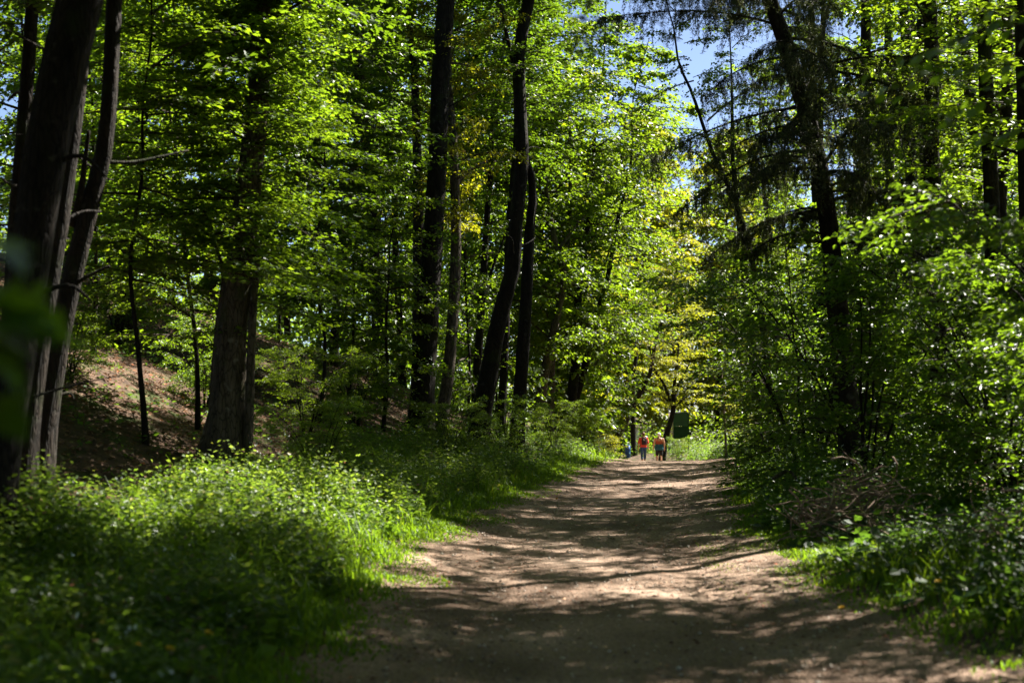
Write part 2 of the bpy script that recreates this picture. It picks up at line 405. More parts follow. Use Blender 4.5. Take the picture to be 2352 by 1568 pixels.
ys = np.r_[np.arange(-12, 60, .3), np.arange(60, 125, 1.0)]
ts = np.linspace(-1, 1, 25)
T, Y = np.meshgrid(ts, ys)
wob = .06 * np.sin(Y * 1.1 + np.sign(T) * 2) + .05 * np.sin(Y * 2.7 + np.sign(T)) + .03 * np.sin(Y * 7.1)
X = cx(Y) + T * (hw(Y) + .18) + np.abs(T) ** 6 * wob
Z = gz(X, Y) + .012 + .012 * np.sin(X * 3.1 + Y * .8) * np.sin(Y * 2.2) - .03 * np.exp(-((np.abs(T) - .45) / .12) ** 2)
Z -= np.where(np.abs(T) > .99, .05, 0)
nx, ny = len(ts), len(ys)
i = np.arange(ny - 1)[:, None] * nx; j = np.arange(nx - 1)[None]
q = np.stack([i + j, i + j + 1, i + nx + j + 1, i + nx + j], -1).reshape(-1, 4)
path = MB().add(np.stack([X, Y, Z], -1), None, q).build('path', M['path'], smooth_=True); tag(path, kind='structure')

# ------------------------------------------------------------------ trees
def clear_path(P):
    """branches are lopped back over the track, as along any walked path"""
    return ~((np.abs(P[:, 0] - cx(P[:, 1])) < 2.3) & (P[:, 2] - pz(P[:, 1]) < 3.6))

NT = [0]
def crown_branches(g, P, z0, z1, nb, Lmax, shape='round', el=(10, 45)):
    """starting points on the trunk and directions"""
    zz = z0 + (z1 - z0) * (np.arange(nb) + g.uniform(0, 1, nb)) / nb
    S = np.stack([np.interp(zz, P[:, 2], P[:, k]) for k in range(3)], -1)
    f = (zz - z0) / max(.1, z1 - z0)
    prof = np.sqrt(np.clip(1 - (2 * f - .75) ** 2 / 1.6, .05, 1))
    L = Lmax * prof * np.where(g.uniform(0, 1, nb) < .3, .55, 1.0) * g.uniform(.65, 1.25, nb)
    A = np.arange(nb) * 2.39996 + g.uniform(-.5, .5, nb)
    E = np.radians(g.uniform(el[0], el[1], nb))
    return S, A, E, L
POOL = {}
def pool(kind, k):
    """a shared crown: boughs in layered leafy sprays round an axis of 10 m (7 m for young trees)"""
    if (kind, k) not in POOL:
        g = np.random.default_rng(300 + k * 17 + len(kind))
        Hc, Lm, nb, leaf, nt, nl, el = dict(tall=(10, 3.0, 64, .125, 20, 11, (-8, 42)), young=(7, 2.2, 58, .098, 20, 11, (-15, 28)), far=(10, 3.2, 84, .20, 14, 10, (-8, 45)), thin=(10, 3.0, 34, .115, 18, 10, (0, 45)))[kind]
        P = np.array([(0, 0, -.5), (.1, .05, Hc * .4), (-.08, .1, Hc * .7), (0, 0, Hc)], float)
        S, A, E, L = crown_branches(g, P, 0, Hc - .15, nb, Lm, el=el)
        mb = MB(); foliage(mb, g, S, A, E, L, leaf, nt, nl, .22, tw=.40, flat=.42)
        POOL[(kind, k)] = mb.mesh('crown', [M['leaf'], M['twig']])
    return POOL[(kind, k)]
NVAR = dict(tall=5, young=5, far=4, thin=3)
def put_crown(root, base, P, z0, ztop, Lmax, kind, leafm, g, n=1):
    """hang a shared crown on a trunk between heights z0 and ztop, leaning with it"""
    zt = min(ztop, P[-1, 2])
    a = np.array([np.interp(z0, P[:, 2], P[:, q_]) for q_ in range(3)])
    b = np.array([np.interp(zt, P[:, 2], P[:, q_]) for q_ in range(3)])
    ax = Vector(b - a); Hc = 7. if kind == 'young' else 10.; L0 = dict(tall=3.0, young=2.2, far=3.2, thin=3.0)[kind]
    for k in range(n):
        o = bpy.data.objects.new('crown', pool(kind, int(g.integers(NVAR[kind])))); COL.objects.link(o); o.parent = root
        o.location = Vector(a - base)
        rot = Vector((0, 0, 1)).rotation_difference(ax.normalized()) @ Matrix.Rotation(g.uniform(0, 6.28), 3, 'Z').to_quaternion()
        o.rotation_mode = 'QUATERNION'; o.rotation_quaternion = rot
        o.scale = (Lmax / L0, Lmax / L0, ax.length / Hc)
        o.material_slots[0].link = 'OBJECT'; o.material_slots[0].material = M[leafm]
def trunk_line(d, pts, H, lean=None, n=34):
    """world polyline (bottom to top) + radii from traced sight lines at distance d; grown on to height H"""
    W = [np.r_[at(u, v, d), w * .5 / F * d] for u, v, w in pts][::-1]
    b = W[0]; g0 = float(gz(b[0], d))
    if b[2] > g0 - .1:
        dirn = (W[0] - W[1]); k = (b[2] - g0 + .12) / max(.2, -dirn[2])
        e = b.copy(); e[0] += dirn[0] * min(k, 3) * .6; e[2] = g0 - .12
        e[2] = float(gz(e[0], d)) - .15
        W.insert(0, e)
    else:
        W = [w for w in W if w[2] > g0 - .2]
        e = W[0].copy(); e[2] = float(gz(e[0], d)) - .15; W.insert(0, e)
    top = W[-1]; Ht = g0 + H
    if top[2] < Ht - .5:
        dr = (W[-1] - W[-2])[:3]; dr = dr / np.linalg.norm(dr); rem = Ht - top[2]; r0 = top[3]
        g = np.random.default_rng(NT[0] + 90)
        for k in (.25, .5, .75, 1.0):
            p = top[:3] + np.array((dr[0], dr[1], 0)) * rem * k * .6 + np.array((g.normal(0, .12), g.normal(0, .15), rem * k))
            W.append(np.r_[p, max(.015, r0 * (1 - .93 * k))])
    W = np.array(W)
    C = catmull(W, n)
    return C[:, :3], np.maximum(C[:, 3], .008)

def make_tree(name, label, cat, d, pts, H, bark='bark', leafm='leaf', z0=3, nb=1, Lmax=2.8, kind='tall', group=None, limbs=(), sides=12, ztop=None, rough=.035, flare=.55, stems=(), low=None):
    NT[0] += 1
    g = np.random.default_rng(1000 + NT[0])
    P, R = trunk_line(d, pts, H)
    base = np.array((P[0, 0], P[0, 1], float(gz(P[0, 0], P[0, 1]))))
    R = R * (1 + flare * np.exp(-np.maximum(P[:, 2] - base[2], 0) / .32))
    root = empty(name, base, label, cat, group)
    mb = MB(); tube(mb, P, R, sides, rough, seed=NT[0]); mb.build('trunk', M[bark], root, base, True)
    if d < 42 and pts[0][2] > 18:
        for k in range(7):
            zz = base[2] + g.uniform(1.0, 9.5); S0 = np.array([np.interp(zz, P[:, 2], P[:, q_]) for q_ in range(3)]); r0 = float(np.interp(zz, P[:, 2], R))
            a = g.uniform(0, 6.28); Ls = g.uniform(.12, .5) if k < 4 else g.uniform(.7, 1.6)
            dv = np.array((math.cos(a), math.sin(a), g.uniform(-.1, .7)))
            W = catmull(np.array([S0 + dv * r0 * .5, S0 + dv * (r0 + Ls * .5) + g.normal(0, .03, 3), S0 + dv * (r0 + Ls) + np.array((0, 0, -.12 * Ls)) + g.normal(0, .05, 3)]), 7)
            mb = MB(); tube(mb, W, np.linspace(.026 if k < 4 else .016, .012 if k < 4 else .003, 7), 6, .08, seed=k); mb.build('branch_stub' if k < 4 else 'dead_branch', M[bark], root, base, True)
    for st in stems:                                   # second stems and forks traced beside the trunk
        Q, RQ = trunk_line(d + st[0], st[1], st[2])
        mb = MB(); tube(mb, Q, RQ, 9, rough, seed=NT[0] + 5); mb.build('stem', M[bark], root, base, True)
    for lb in limbs:
        W = catmull(np.array([np.r_[at(u, v, d + dd), w * .5 / F * d] for u, v, w, dd in lb]), 14)
        mb = MB(); tube(mb, W[:, :3], np.maximum(W[:, 3], .004), 7, .04, seed=3); mb.build('branch', M[bark], root, base, True)
    if nb:
        put_crown(root, base, P, base[2] + z0, P[-1, 2] if ztop is None else base[2] + ztop, Lmax, kind, leafm, g, n=nb)
    if low:
        put_crown(root, base, P, base[2] + low[0], base[2] + low[1], low[2], 'young', 'leaf_fresh', g, 3)
    return root, base, P

def tall(label, d, pts, H=17, **k):
    kw = dict(bark='bark', z0=5, nb=1, Lmax=3.0)
    kw.update(k)
    return make_tree('beech_tree', label, 'tree', d, pts, H, **kw)

# --- left wood, traced trunks
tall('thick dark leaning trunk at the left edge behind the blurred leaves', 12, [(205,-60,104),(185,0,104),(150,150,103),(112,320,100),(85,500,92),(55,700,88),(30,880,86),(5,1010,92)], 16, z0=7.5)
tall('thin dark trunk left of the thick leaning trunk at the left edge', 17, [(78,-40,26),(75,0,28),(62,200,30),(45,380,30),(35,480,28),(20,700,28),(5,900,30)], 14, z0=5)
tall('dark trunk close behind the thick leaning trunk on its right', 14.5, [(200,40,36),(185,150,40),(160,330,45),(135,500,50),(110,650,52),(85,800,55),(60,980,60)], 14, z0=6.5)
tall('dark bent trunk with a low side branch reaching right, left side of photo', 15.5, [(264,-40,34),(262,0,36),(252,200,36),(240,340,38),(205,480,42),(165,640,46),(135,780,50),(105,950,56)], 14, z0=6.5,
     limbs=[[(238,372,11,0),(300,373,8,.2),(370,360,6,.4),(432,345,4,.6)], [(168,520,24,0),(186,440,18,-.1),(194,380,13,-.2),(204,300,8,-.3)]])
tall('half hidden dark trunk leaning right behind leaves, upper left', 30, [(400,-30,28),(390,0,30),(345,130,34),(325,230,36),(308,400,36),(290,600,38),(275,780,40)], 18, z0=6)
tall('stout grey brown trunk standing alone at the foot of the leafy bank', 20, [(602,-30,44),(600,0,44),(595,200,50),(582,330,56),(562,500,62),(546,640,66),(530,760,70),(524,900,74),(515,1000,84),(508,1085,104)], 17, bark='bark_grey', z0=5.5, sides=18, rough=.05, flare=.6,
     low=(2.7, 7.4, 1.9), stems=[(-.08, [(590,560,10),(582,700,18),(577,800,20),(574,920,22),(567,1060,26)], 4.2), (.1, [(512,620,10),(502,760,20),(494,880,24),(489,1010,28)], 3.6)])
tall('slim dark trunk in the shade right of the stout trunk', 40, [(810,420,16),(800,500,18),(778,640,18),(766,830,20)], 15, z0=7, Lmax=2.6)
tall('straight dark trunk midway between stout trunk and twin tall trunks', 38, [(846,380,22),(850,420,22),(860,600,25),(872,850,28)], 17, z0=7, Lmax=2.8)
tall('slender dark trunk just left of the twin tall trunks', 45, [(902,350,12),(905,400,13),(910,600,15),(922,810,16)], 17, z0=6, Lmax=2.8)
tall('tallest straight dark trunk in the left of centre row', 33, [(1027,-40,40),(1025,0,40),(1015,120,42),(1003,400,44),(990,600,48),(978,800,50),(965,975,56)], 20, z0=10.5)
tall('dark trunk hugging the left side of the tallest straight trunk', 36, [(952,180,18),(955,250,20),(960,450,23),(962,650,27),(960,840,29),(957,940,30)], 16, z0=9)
tall('slim mossy trunk with yellowish leaf tufts beside the tallest trunk', 34, [(1030,190,16),(1035,250,18),(1045,430,22),(1047,560,24),(1040,720,26),(1028,870,28),(1012,985,30)], 15, bark='bark_grey', z0=5.0, Lmax=1.9, leafm='leaf_yellow',
     limbs=[[(1046,430,12,0),(1075,395,8,.2),(1120,370,5,.3)]])
tall('S curved dark trunk forking halfway up, centre left', 36, [(1222,-40,26),(1215,0,28),(1195,100,28),(1195,250,30),(1200,370,32),(1185,520,32),(1180,610,34),(1150,720,38),(1125,850,42),(1103,970,46)], 20, z0=11.5,
     limbs=[[(1199,372,16,0),(1214,385,16,.1),(1222,430,18,.3),(1216,520,20,.6)]])
tall('straight dark trunk standing close to the right of the S curved trunk', 37, [(1200,330,14),(1222,420,18),(1215,550,24),(1208,700,28),(1198,850,30),(1188,1000,34)], 16, z0=9, Lmax=2.4)
tall('thin dark trunk between tallest trunk and S curved trunk', 42, [(1125,420,13),(1120,480,14),(1110,650,18),(1095,870,20)], 17, z0=7, limbs=[[(1105,720,8,0),(1130,620,7,.3),(1160,540,5,.5)]])
tall('thin trunk glimpsed between the S curved trunk and its straight neighbour', 41, [(1172,480,14),(1168,560,16),(1160,800,18),(1152,950,20)], 16, z0=8)
tall('crooked trunk with an elbow bend right of the S curved trunk', 46, [(1255,440,9),(1265,500,11),(1275,560,14),(1295,630,16),(1280,720,17),(1250,860,22),(1232,990,25)], 15, bark='bark_grey', z0=3, leafm='leaf_fresh', Lmax=3.2,
     limbs=[[(1285,570,10,0),(1310,535,8,.2),(1345,495,5,.4)], [(1292,640,8,0),(1320,655,6,-.2),(1350,640,4,-.4)]])
tall('upright mossy trunk between the crooked trunk and the leaning pair', 48, [(1275,700,13),(1270,760,14),(1265,900,18),(1260,990,21)], 15, bark='bark_grey', z0=3, leafm='leaf_fresh')
tall('dark trunk of the leaning pair that rises steeper, left of the walkers', 50, [(1338,600,14),(1330,650,16),(1328,760,20),(1315,900,24),(1302,990,27)], 16, z0=3, leafm='leaf_fresh', Lmax=3.6)
tall('dark trunk of the leaning pair that slants farthest right over the verge', 51, [(1392,650,11),(1380,690,12),(1360,770,14),(1330,890,18),(1296,990,21)], 15, z0=3.5, leafm='leaf_fresh', Lmax=3.8)
tall('slim slanting trunk low between the leaning pair and the mossy trunk', 54, [(1325,820,9),(1310,880,11),(1288,985,13)], 12, z0=2.5, leafm='leaf_fresh')

# --- trees round the end of the path
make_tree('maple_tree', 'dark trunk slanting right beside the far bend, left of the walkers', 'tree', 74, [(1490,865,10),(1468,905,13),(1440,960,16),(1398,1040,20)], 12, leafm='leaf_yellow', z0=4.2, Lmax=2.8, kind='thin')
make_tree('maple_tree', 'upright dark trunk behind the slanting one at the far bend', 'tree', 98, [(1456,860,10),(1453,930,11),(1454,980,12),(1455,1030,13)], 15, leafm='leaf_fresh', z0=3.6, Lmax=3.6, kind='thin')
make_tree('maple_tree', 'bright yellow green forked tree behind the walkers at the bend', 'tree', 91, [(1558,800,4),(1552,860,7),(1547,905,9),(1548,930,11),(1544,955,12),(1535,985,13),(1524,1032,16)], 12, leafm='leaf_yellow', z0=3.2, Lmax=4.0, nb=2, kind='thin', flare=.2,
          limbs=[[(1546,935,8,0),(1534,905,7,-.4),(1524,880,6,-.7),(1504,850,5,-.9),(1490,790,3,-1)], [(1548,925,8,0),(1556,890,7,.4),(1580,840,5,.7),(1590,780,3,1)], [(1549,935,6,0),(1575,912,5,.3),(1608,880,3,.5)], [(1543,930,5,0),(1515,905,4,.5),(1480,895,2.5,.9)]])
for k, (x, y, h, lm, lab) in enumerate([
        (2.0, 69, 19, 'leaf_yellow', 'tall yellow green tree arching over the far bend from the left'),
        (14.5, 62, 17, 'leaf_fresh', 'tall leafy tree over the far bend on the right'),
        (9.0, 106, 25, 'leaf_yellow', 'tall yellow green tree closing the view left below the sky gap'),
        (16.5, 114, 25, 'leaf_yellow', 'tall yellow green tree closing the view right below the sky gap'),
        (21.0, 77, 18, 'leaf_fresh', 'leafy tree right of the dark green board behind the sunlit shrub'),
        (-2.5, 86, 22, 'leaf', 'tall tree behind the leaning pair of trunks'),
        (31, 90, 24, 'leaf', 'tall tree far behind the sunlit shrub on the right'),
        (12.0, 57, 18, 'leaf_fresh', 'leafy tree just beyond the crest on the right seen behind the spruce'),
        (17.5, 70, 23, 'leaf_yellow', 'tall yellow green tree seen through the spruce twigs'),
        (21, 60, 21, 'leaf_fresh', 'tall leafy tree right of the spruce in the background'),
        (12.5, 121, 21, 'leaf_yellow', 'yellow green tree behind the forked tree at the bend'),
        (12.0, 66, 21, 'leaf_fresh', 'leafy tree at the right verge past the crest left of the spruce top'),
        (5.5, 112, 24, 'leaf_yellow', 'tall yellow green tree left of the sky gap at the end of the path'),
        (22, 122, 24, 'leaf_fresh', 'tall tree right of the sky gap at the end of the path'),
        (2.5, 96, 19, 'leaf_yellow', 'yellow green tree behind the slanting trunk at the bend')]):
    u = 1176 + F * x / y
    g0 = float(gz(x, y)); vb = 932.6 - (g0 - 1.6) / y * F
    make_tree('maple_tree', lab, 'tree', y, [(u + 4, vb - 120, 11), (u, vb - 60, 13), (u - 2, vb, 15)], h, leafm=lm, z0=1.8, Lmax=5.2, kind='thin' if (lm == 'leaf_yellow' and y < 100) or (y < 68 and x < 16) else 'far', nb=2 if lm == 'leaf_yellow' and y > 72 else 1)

# --- right wood: traced trunks, and a tall pair behind the spruce added for shade
tall('straight dark trunk topmost right of the spruce, between bushes', 25, [(2134,-40,32),(2135,0,33),(2140,150,34),(2138,300,36),(2143,450,38),(2148,570,40),(2152,800,42),(2156,980,46)], 12, z0=4.6, kind='thin', leafm='leaf_fresh')
tall('thin dark trunk leaning left in the upper right corner area', 29, [(2185,-30,20),(2198,30,21),(2212,90,22),(2230,220,24),(2245,420,26),(2255,700,28)], 12, z0=4.8, kind='thin', leafm='leaf_fresh')
tall('dark trunk of the right hand pair, the thicker left one', 22.5, [(2255,-40,30),(2258,0,31),(2265,200,34),(2275,400,36),(2280,540,38),(2288,760,40),(2295,960,44)], 12, z0=4.6, kind='thin', leafm='leaf_fresh')
tall('dark trunk of the right hand pair, the thinner right one', 24, [(2322,-40,22),(2318,0,24),(2312,250,26),(2300,420,27),(2297,560,28),(2292,780,30)], 12, z0=4.8, kind='thin', leafm='leaf_fresh')
tall('dark trunk cut by the right edge of the photo', 20, [(2340,-40,28),(2343,0,30),(2350,200,32),(2358,500,34),(2366,900,38)], 12, z0=4.8, kind='thin', leafm='leaf_fresh')
tall('thin dark trunk just right of the spruce top', 31, [(2070,-40,20),(2075,0,22),(2082,120,24),(2092,400,26),(2104,760,30)], 18, z0=6, leafm='leaf_fresh')
tall('tall shade tree added behind the spruce trunk, right of it', 31, [(1990,-40,22),(1988,100,24),(1985,300,26),(1982,600,28),(1980,900,32)], 21, z0=12.5, Lmax=3.6)  # added: crown above the frame dapples the left wood with shade
tall('tall shade tree added deep behind the spruce, left of the straight dark trunk', 37, [(2040,-40,18),(2042,200,21),(2046,600,24),(2050,900,27)], 22, z0=13.5, Lmax=3.6)  # likewise added for its dappled shade
tall('thin trunk slanting left above the sunlit right bushes', 34, [(1590,215,7),(1612,280,8),(1640,360,10),(1680,440,11),(1718,560,13),(1748,720,15),(1765,880,17)], 12, z0=4, Lmax=2.0, kind='thin', leafm='leaf_fresh')
tall('slim upright trunk behind bushes left of the spruce', 38, [(1695,480,13),(1702,560,14),(1712,640,15),(1722,740,17),(1740,950,20)], 12, z0=4.5, Lmax=2.0, kind='thin', leafm='leaf_fresh')
tall('thin dark stem in the bushes above the right path edge', 46, [(1772,560,10),(1780,700,12),(1790,900,14)], 13, z0=4, Lmax=2.6, kind='thin', leafm='leaf_fresh')


# --- young understorey trees under the tall ones
def young(label, u, d, h, nb=1, Lmax=2.3, z0=.9, leafm='leaf', name='young_beech'):
    x = (u - 1176.0) / F * d; g0 = float(gz(x, d)); vb = 932.6 - (g0 - CAMZ) / d * F
    px = h * .5 / d * F; w_ = np.cumsum(np.random.default_rng(int(u)).normal(0, 420. / d, 3))[::-1]
    return make_tree(name, label, 'tree', d, [(u + w_[0], vb - px, 150. / d), (u + w_[1], vb - px * .66, 190. / d), (u + w_[2], vb - px * .33, 220. / d), (u, vb, 280. / d)], h, leafm=leafm, z0=z0, nb=nb, Lmax=Lmax, kind='young' if d < 45 else 'far', sides=8, flare=.3)
for args in [
    ('leafy young beech between the leaning trunks and the stout trunk', 335, 19.5, 7.5, 1, 2.0, 2.2, 'leaf_fresh'),
    ('young beech with bright sprays left of the stout trunk', 455, 22, 8, 1, 2.2, 1.4, 'leaf_fresh'),
    ('young beech right of the stout trunk above the bare bank', 735, 30, 10, 1, 2.4, 2.6, 'leaf'),
    ('dense young beech high behind the stout trunk', 560, 31, 11, 1, 2.8, 2.0, 'leaf'),
    ('young beech behind the leaning trunks at the far left', 215, 25, 9, 1, 2.5, 2.2, 'leaf'),
    ('young beech at the far left edge deep in the wood', 60, 28, 10, 1, 2.6, 1.5, 'leaf'),
    ('young beech in the dark gap right of the stout trunk', 800, 33, 10, 1, 2.5, 1.2, 'leaf'),
    ('young beech with low pale sprays left of the tallest trunk', 880, 32, 7, 1, 1.9, .7, 'leaf_fresh'),
    ('young beech low between tallest trunk and S curved trunk', 1075, 41, 11, 1, 2.4, .8, 'leaf_fresh'),
    ('young tree with bright sprays behind the S curved trunk', 1140, 46, 13, 1, 2.8, 1.2, 'leaf_fresh'),
    ('young tree filling the gap between crooked trunk and leaning pair', 1275, 52, 14, 1, 3.2, 1.0, 'leaf_fresh'),
    ('young tree leaning out over the verge left of the walkers', 1360, 58, 13, 1, 3.4, .8, 'leaf_fresh'),
    ('small leafy tree high on the left bank behind the bare slope', 640, 44, 14, 1, 3.2, 1.0, 'leaf'),
    ('leafy tree high on the bank in the upper left background', 400, 40, 15, 1, 3.4, 1.5, 'leaf'),
    ('leafy tree deep behind the leaning trunks upper left', 150, 42, 15, 1, 3.4, 1.5, 'leaf'),
    ('leafy tree in shade deep behind the slim trunks', 880, 54, 17, 1, 3.6, 1.0, 'leaf'),
    ('leafy tree far behind the tallest trunk', 1040, 60, 19, 1, 3.8, 1.0, 'leaf'),
]:
    young(*args)

# --- hazel bushes along the right of the path
BUSH = []
def bush_proto(k, h=3.6, spread=1.7, stems=7, nbr=13, Lb=1.3, leaf=.072):
    g = np.random.default_rng(5000 + k)
    fb = MB(); st = []
    for k in range(stems):
        a = k * 6.283 / stems + g.uniform(-.5, .5); L = h * g.uniform(.72, 1.05)
        out = spread * g.uniform(.35, 1.1)
        t = np.linspace(0, 1, 9)[:, None]
        dv = np.array((math.cos(a), math.sin(a), 0))
        P = dv * (.12 + out * t ** 1.6) + np.array((0, 0, 1)) * (L * t - .12 * L * t ** 3) + np.array((0, 0, -.1)) * (1 - t)
        P[:, :2] += np.cumsum(g.normal(0, .025, (9, 2)), 0)
        mb = MB(); tube(mb, P, np.linspace(.024, .006, 9) * h / 3.2, 6, .05, seed=k); st.append(mb.mesh('stem', [M['bark']], smooth_=True))
        tt = g.uniform(.10, 1.0, nbr); tt[:2] = (.97, 1.0)
        S = np.stack([np.interp(tt, t[:, 0], P[:, q_]) for q_ in range(3)], -1)
        A = a + g.normal(0, 1.25, nbr); E = np.radians(g.uniform(-8, 40, nbr))
        foliage(fb, g, S, A, E, Lb * (1.15 - .5 * tt) * g.uniform(.7, 1.2, nbr), leaf, 14, 9, .25, tw=.52, flat=.45, six=True)
    return st, fb.mesh('crown', [M['leaf_hazel'], M['twig']])
BUSH = [bush_proto(k) for k in range(4)]
NB = [0]
def bush(label, x, d, h, leafm='leaf_hazel', name='hazel_bush', wide=1.0):
    NB[0] += 1
    g = np.random.default_rng(5100 + NB[0])
    root = empty(name, (x, d, float(gz(x, d))), label, 'bush', 'leafy bushes along the path')
    st, cr = BUSH[NB[0] % 4]
    root.rotation_euler = (0, 0, g.uniform(0, 6.28)); root.scale = (h / 3.6 * wide, h / 3.6 * wide, h / 3.6)
    for me in st:
        o = bpy.data.objects.new('stem', me); COL.objects.link(o); o.parent = root
    o = bpy.data.objects.new('crown', cr); COL.objects.link(o); o.parent = root
    o.material_slots[0].link = 'OBJECT'; o.material_slots[0].material = M[leafm]
    return root
for args, kw in [
    (('dense hazel bush at the right edge of the photo, nearest to the camera', 5.6, 11.2, 3.3), {}),
    (('tall hazel bush at the right edge behind the nearest one', 6.6, 14.6, 4.2), {}),
    (('hazel bush with glossy sprays behind the heap of dry brush', 6.2, 17.6, 3.4), {}),
    (('broad hazel bush right of the spruce trunk below the dark trunks', 7.0, 19.5, 4.4), {}),
    (('leafy bush close in front of the spruce trunk', 5.3, 21.5, 3.9), {}),
    (('bush at the right path edge left of the spruce foot', 5.5, 26.5, 4.6), dict()),
    (('tall leafy bush behind the spruce trunk on its right', 8.6, 26.5, 6.0), dict()),
    (('leafy bush at the right path edge near the crest of the path', 7.6, 34, 5.6), dict()),
    (('bush at the right edge of the crest overhanging the path', 8.3, 41, 6.0), dict()),
    (('tall bush in the right background behind the dark trunk pair', 11.0, 31, 6.5), dict(leafm='leaf_fresh')),
    (('large bush deep in the right wood beyond the pair of trunks', 13.5, 37, 8.0), dict(leafm='leaf_fresh')),
    (('large pale bush beyond the crest on the right', 11.5, 47, 8.5), dict(leafm='leaf_fresh')),
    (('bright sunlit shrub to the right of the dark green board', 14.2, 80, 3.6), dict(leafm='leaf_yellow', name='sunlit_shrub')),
    (('small pale shrub at the foot of the stout trunk', -2.9, 21.5, 1.5), dict(leafm='leaf_fresh', name='low_shrub')),
    (('bright low shrub on the bare bank left of the stout trunk', -5.3, 24.5, 1.7), dict(leafm='leaf_fresh', name='low_shrub')),
    (('bright shrub on the bare bank right beside the leaning trunks', -6.7, 21.5, 1.7), dict(leafm='leaf_fresh', name='low_shrub')),
    (('bright shrub on the bank just right of the stout trunk', -3.7, 25.5, 1.9), dict(leafm='leaf_fresh', name='low_shrub')),
    (('shrub high on the bank between leaning trunks and stout trunk', -7.6, 27.5, 2.4), dict(leafm='leaf_fresh', name='low_shrub')),
    (('shrub on the bank below the slim shaded trunks', -3.4, 31, 2.0), dict(leafm='leaf_fresh', name='low_shrub')),
    (('low shrub in front of the row of dark trunks left of centre', -1.3, 29.5, 1.5), dict(leafm='leaf_fresh', name='low_shrub')),
    (('low shrub at the foot of the S curved trunk', -.2, 34.5, 1.7), dict(leafm='leaf_fresh', name='low_shrub')),
    (('low shrub at the foot of the crooked trunk by the verge', 1.2, 41, 1.7), dict(leafm='leaf_fresh', name='low_shrub')),
    (('low shrub under the leaning pair of trunks', 2.4, 49, 1.9), dict(leafm='leaf_fresh', name='low_shrub')),
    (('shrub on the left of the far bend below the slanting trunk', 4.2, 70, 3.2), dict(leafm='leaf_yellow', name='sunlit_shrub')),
    (('shrub between the walkers and the forked tree at the bend', 10.2, 88, 1.7), dict(leafm='leaf_fresh', name='low_shrub')),
]:
    bush(*args, **kw)

# --- shade trees, mostly unseen: added to darken the path and cut sky light
def shade_tree(label, x, y, h, z0, Lmax, n=1, leafm='leaf', kind='tall', group='added shade trees'):
    NT[0] += 1
    g = np.random.default_rng(1000 + NT[0])
    g0 = float(gz(x, y)); base = np.array((x, y, g0))
    t = np.linspace(0, 1, 16)[:, None]
    P = base + np.array((0, 0, 1)) * (h * t - .15) + np.array((.25, .2, 0)) * np.sin(t * 5 + x)
    R = .19 * (1 - .93 * t[:, 0]) * (1 + .5 * np.exp(-t[:, 0] * h / .4))
    root = empty('beech_tree', base, label, 'tree', group)
    mb = MB(); tube(mb, P, R, 10, .04); mb.build('trunk', M['bark'], root, base, True)
    put_crown(root, base, P, g0 + z0, g0 + h, Lmax, kind, leafm, g, n)
for a in [('tree standing outside the right edge shading the near path', 6.5, 14.8, 13.5, 7.5, 3.6, 1),
          ('tree outside the right edge behind the nearest bush', 8.8, 16.2, 14, 8.0, 3.4, 1, 'leaf', 'thin'),
          ('tallest tree outside the right edge above the right bushes', 7.0, 18.8, 20, 13, 3.6, 1),
          ('tall tree outside the right edge above the nearest bush', 6.0, 13.2, 17, 11, 3.4, 1),
          ('tall dark tree at the right verge just before the crest', 8.4, 38.5, 23, 13.5, 4.0, 1),  # verge trees added so their high crowns dapple the left wood
          ('tall dark tree at the right verge on the crest', 10.0, 45.5, 24, 14, 4.2, 1),
          ('tall dark tree between the right bushes halfway to the crest', 8.8, 29.5, 22, 14.5, 3.4, 1, 'leaf', 'thin'),
          ('tree beside the camera on the right', 6.4, 7.0, 13, 5.0, 3.6, 1),
          ('tree outside the right edge beside the nearest bush', 7.6, 10.8, 13, 7.0, 3.2, 1),
          ('tree standing left of the camera over the foreground herbs', -6.0, 4.5, 14, 5.0, 3.6, 1),
          ('tall tree outside the right edge over the near path', 5.8, 9.3, 17, 9.5, 4.2, 2),  # tall crowns from here on are added to cut sky light
          ('tall tree outside the left edge over the near herbs', -4.7, 9.3, 16, 7.5, 4.0, 2),
          ('tall tree outside the left edge beside the leaning trunks', -6.9, 14.2, 17, 7.5, 4.0, 2)]:
    shade_tree(*a)
g = np.random.default_rng(19)  # the wood goes on round the camera; these unseen beeches cut sky light
for k, (x, y) in enumerate([(-9, 0), (-4, -3), (4.5, -2), (9, 1), (-12, 6), (-2.5, -9), (3.5, -10), (-8, -8), (9, -7), (13, 5), (15, 11), (-14, -2), (0.5, -16), (-6, -17), (7, -17), (-10.5, 11), (-14, 13), (-19, 6), (-18, 18), (-24, 12), (18, 2), (14, -4), (20, 14), (25, 8), (13, -14), (-14, -13), (0, -4), (1, -10)]):
    shade_tree('unseen beech in the wood around the camera, added to cut sky light', x, y, 15 + (k % 4), 3.2, 4.0, 2)
# trees in the depth of the wood on both sides
for k, (x, y, h) in enumerate([(16.5, 26, 11), (11.5, 41, 21), (18, 21, 13), (16.5, 34, 14), (20, 30, 15), (15, 43, 13), (18, 44, 16), (24, 38, 16), (15.5, 53, 16), (22, 55, 18), (19, 66, 18), (27, 48, 18),
                               (-13, 24, 14), (-16, 33, 15), (-11.5, 36, 14), (-19, 42, 16), (-10, 47, 16), (-15, 54, 17), (-5.5, 58, 17), (-10, 64, 18), (-3, 72, 18)]):
    shade_tree('leafy tree deep in the wood %s' % ('right of the path' if x > 0 else 'on the left bank'), x, y, h, 1.6, 3.6, 1, 'leaf_fresh' if x > 0 else 'leaf', 'tall' if y < 45 else 'far', 'trees deep in the wood %s' % ('on the right' if x > 0 else 'on the left'))

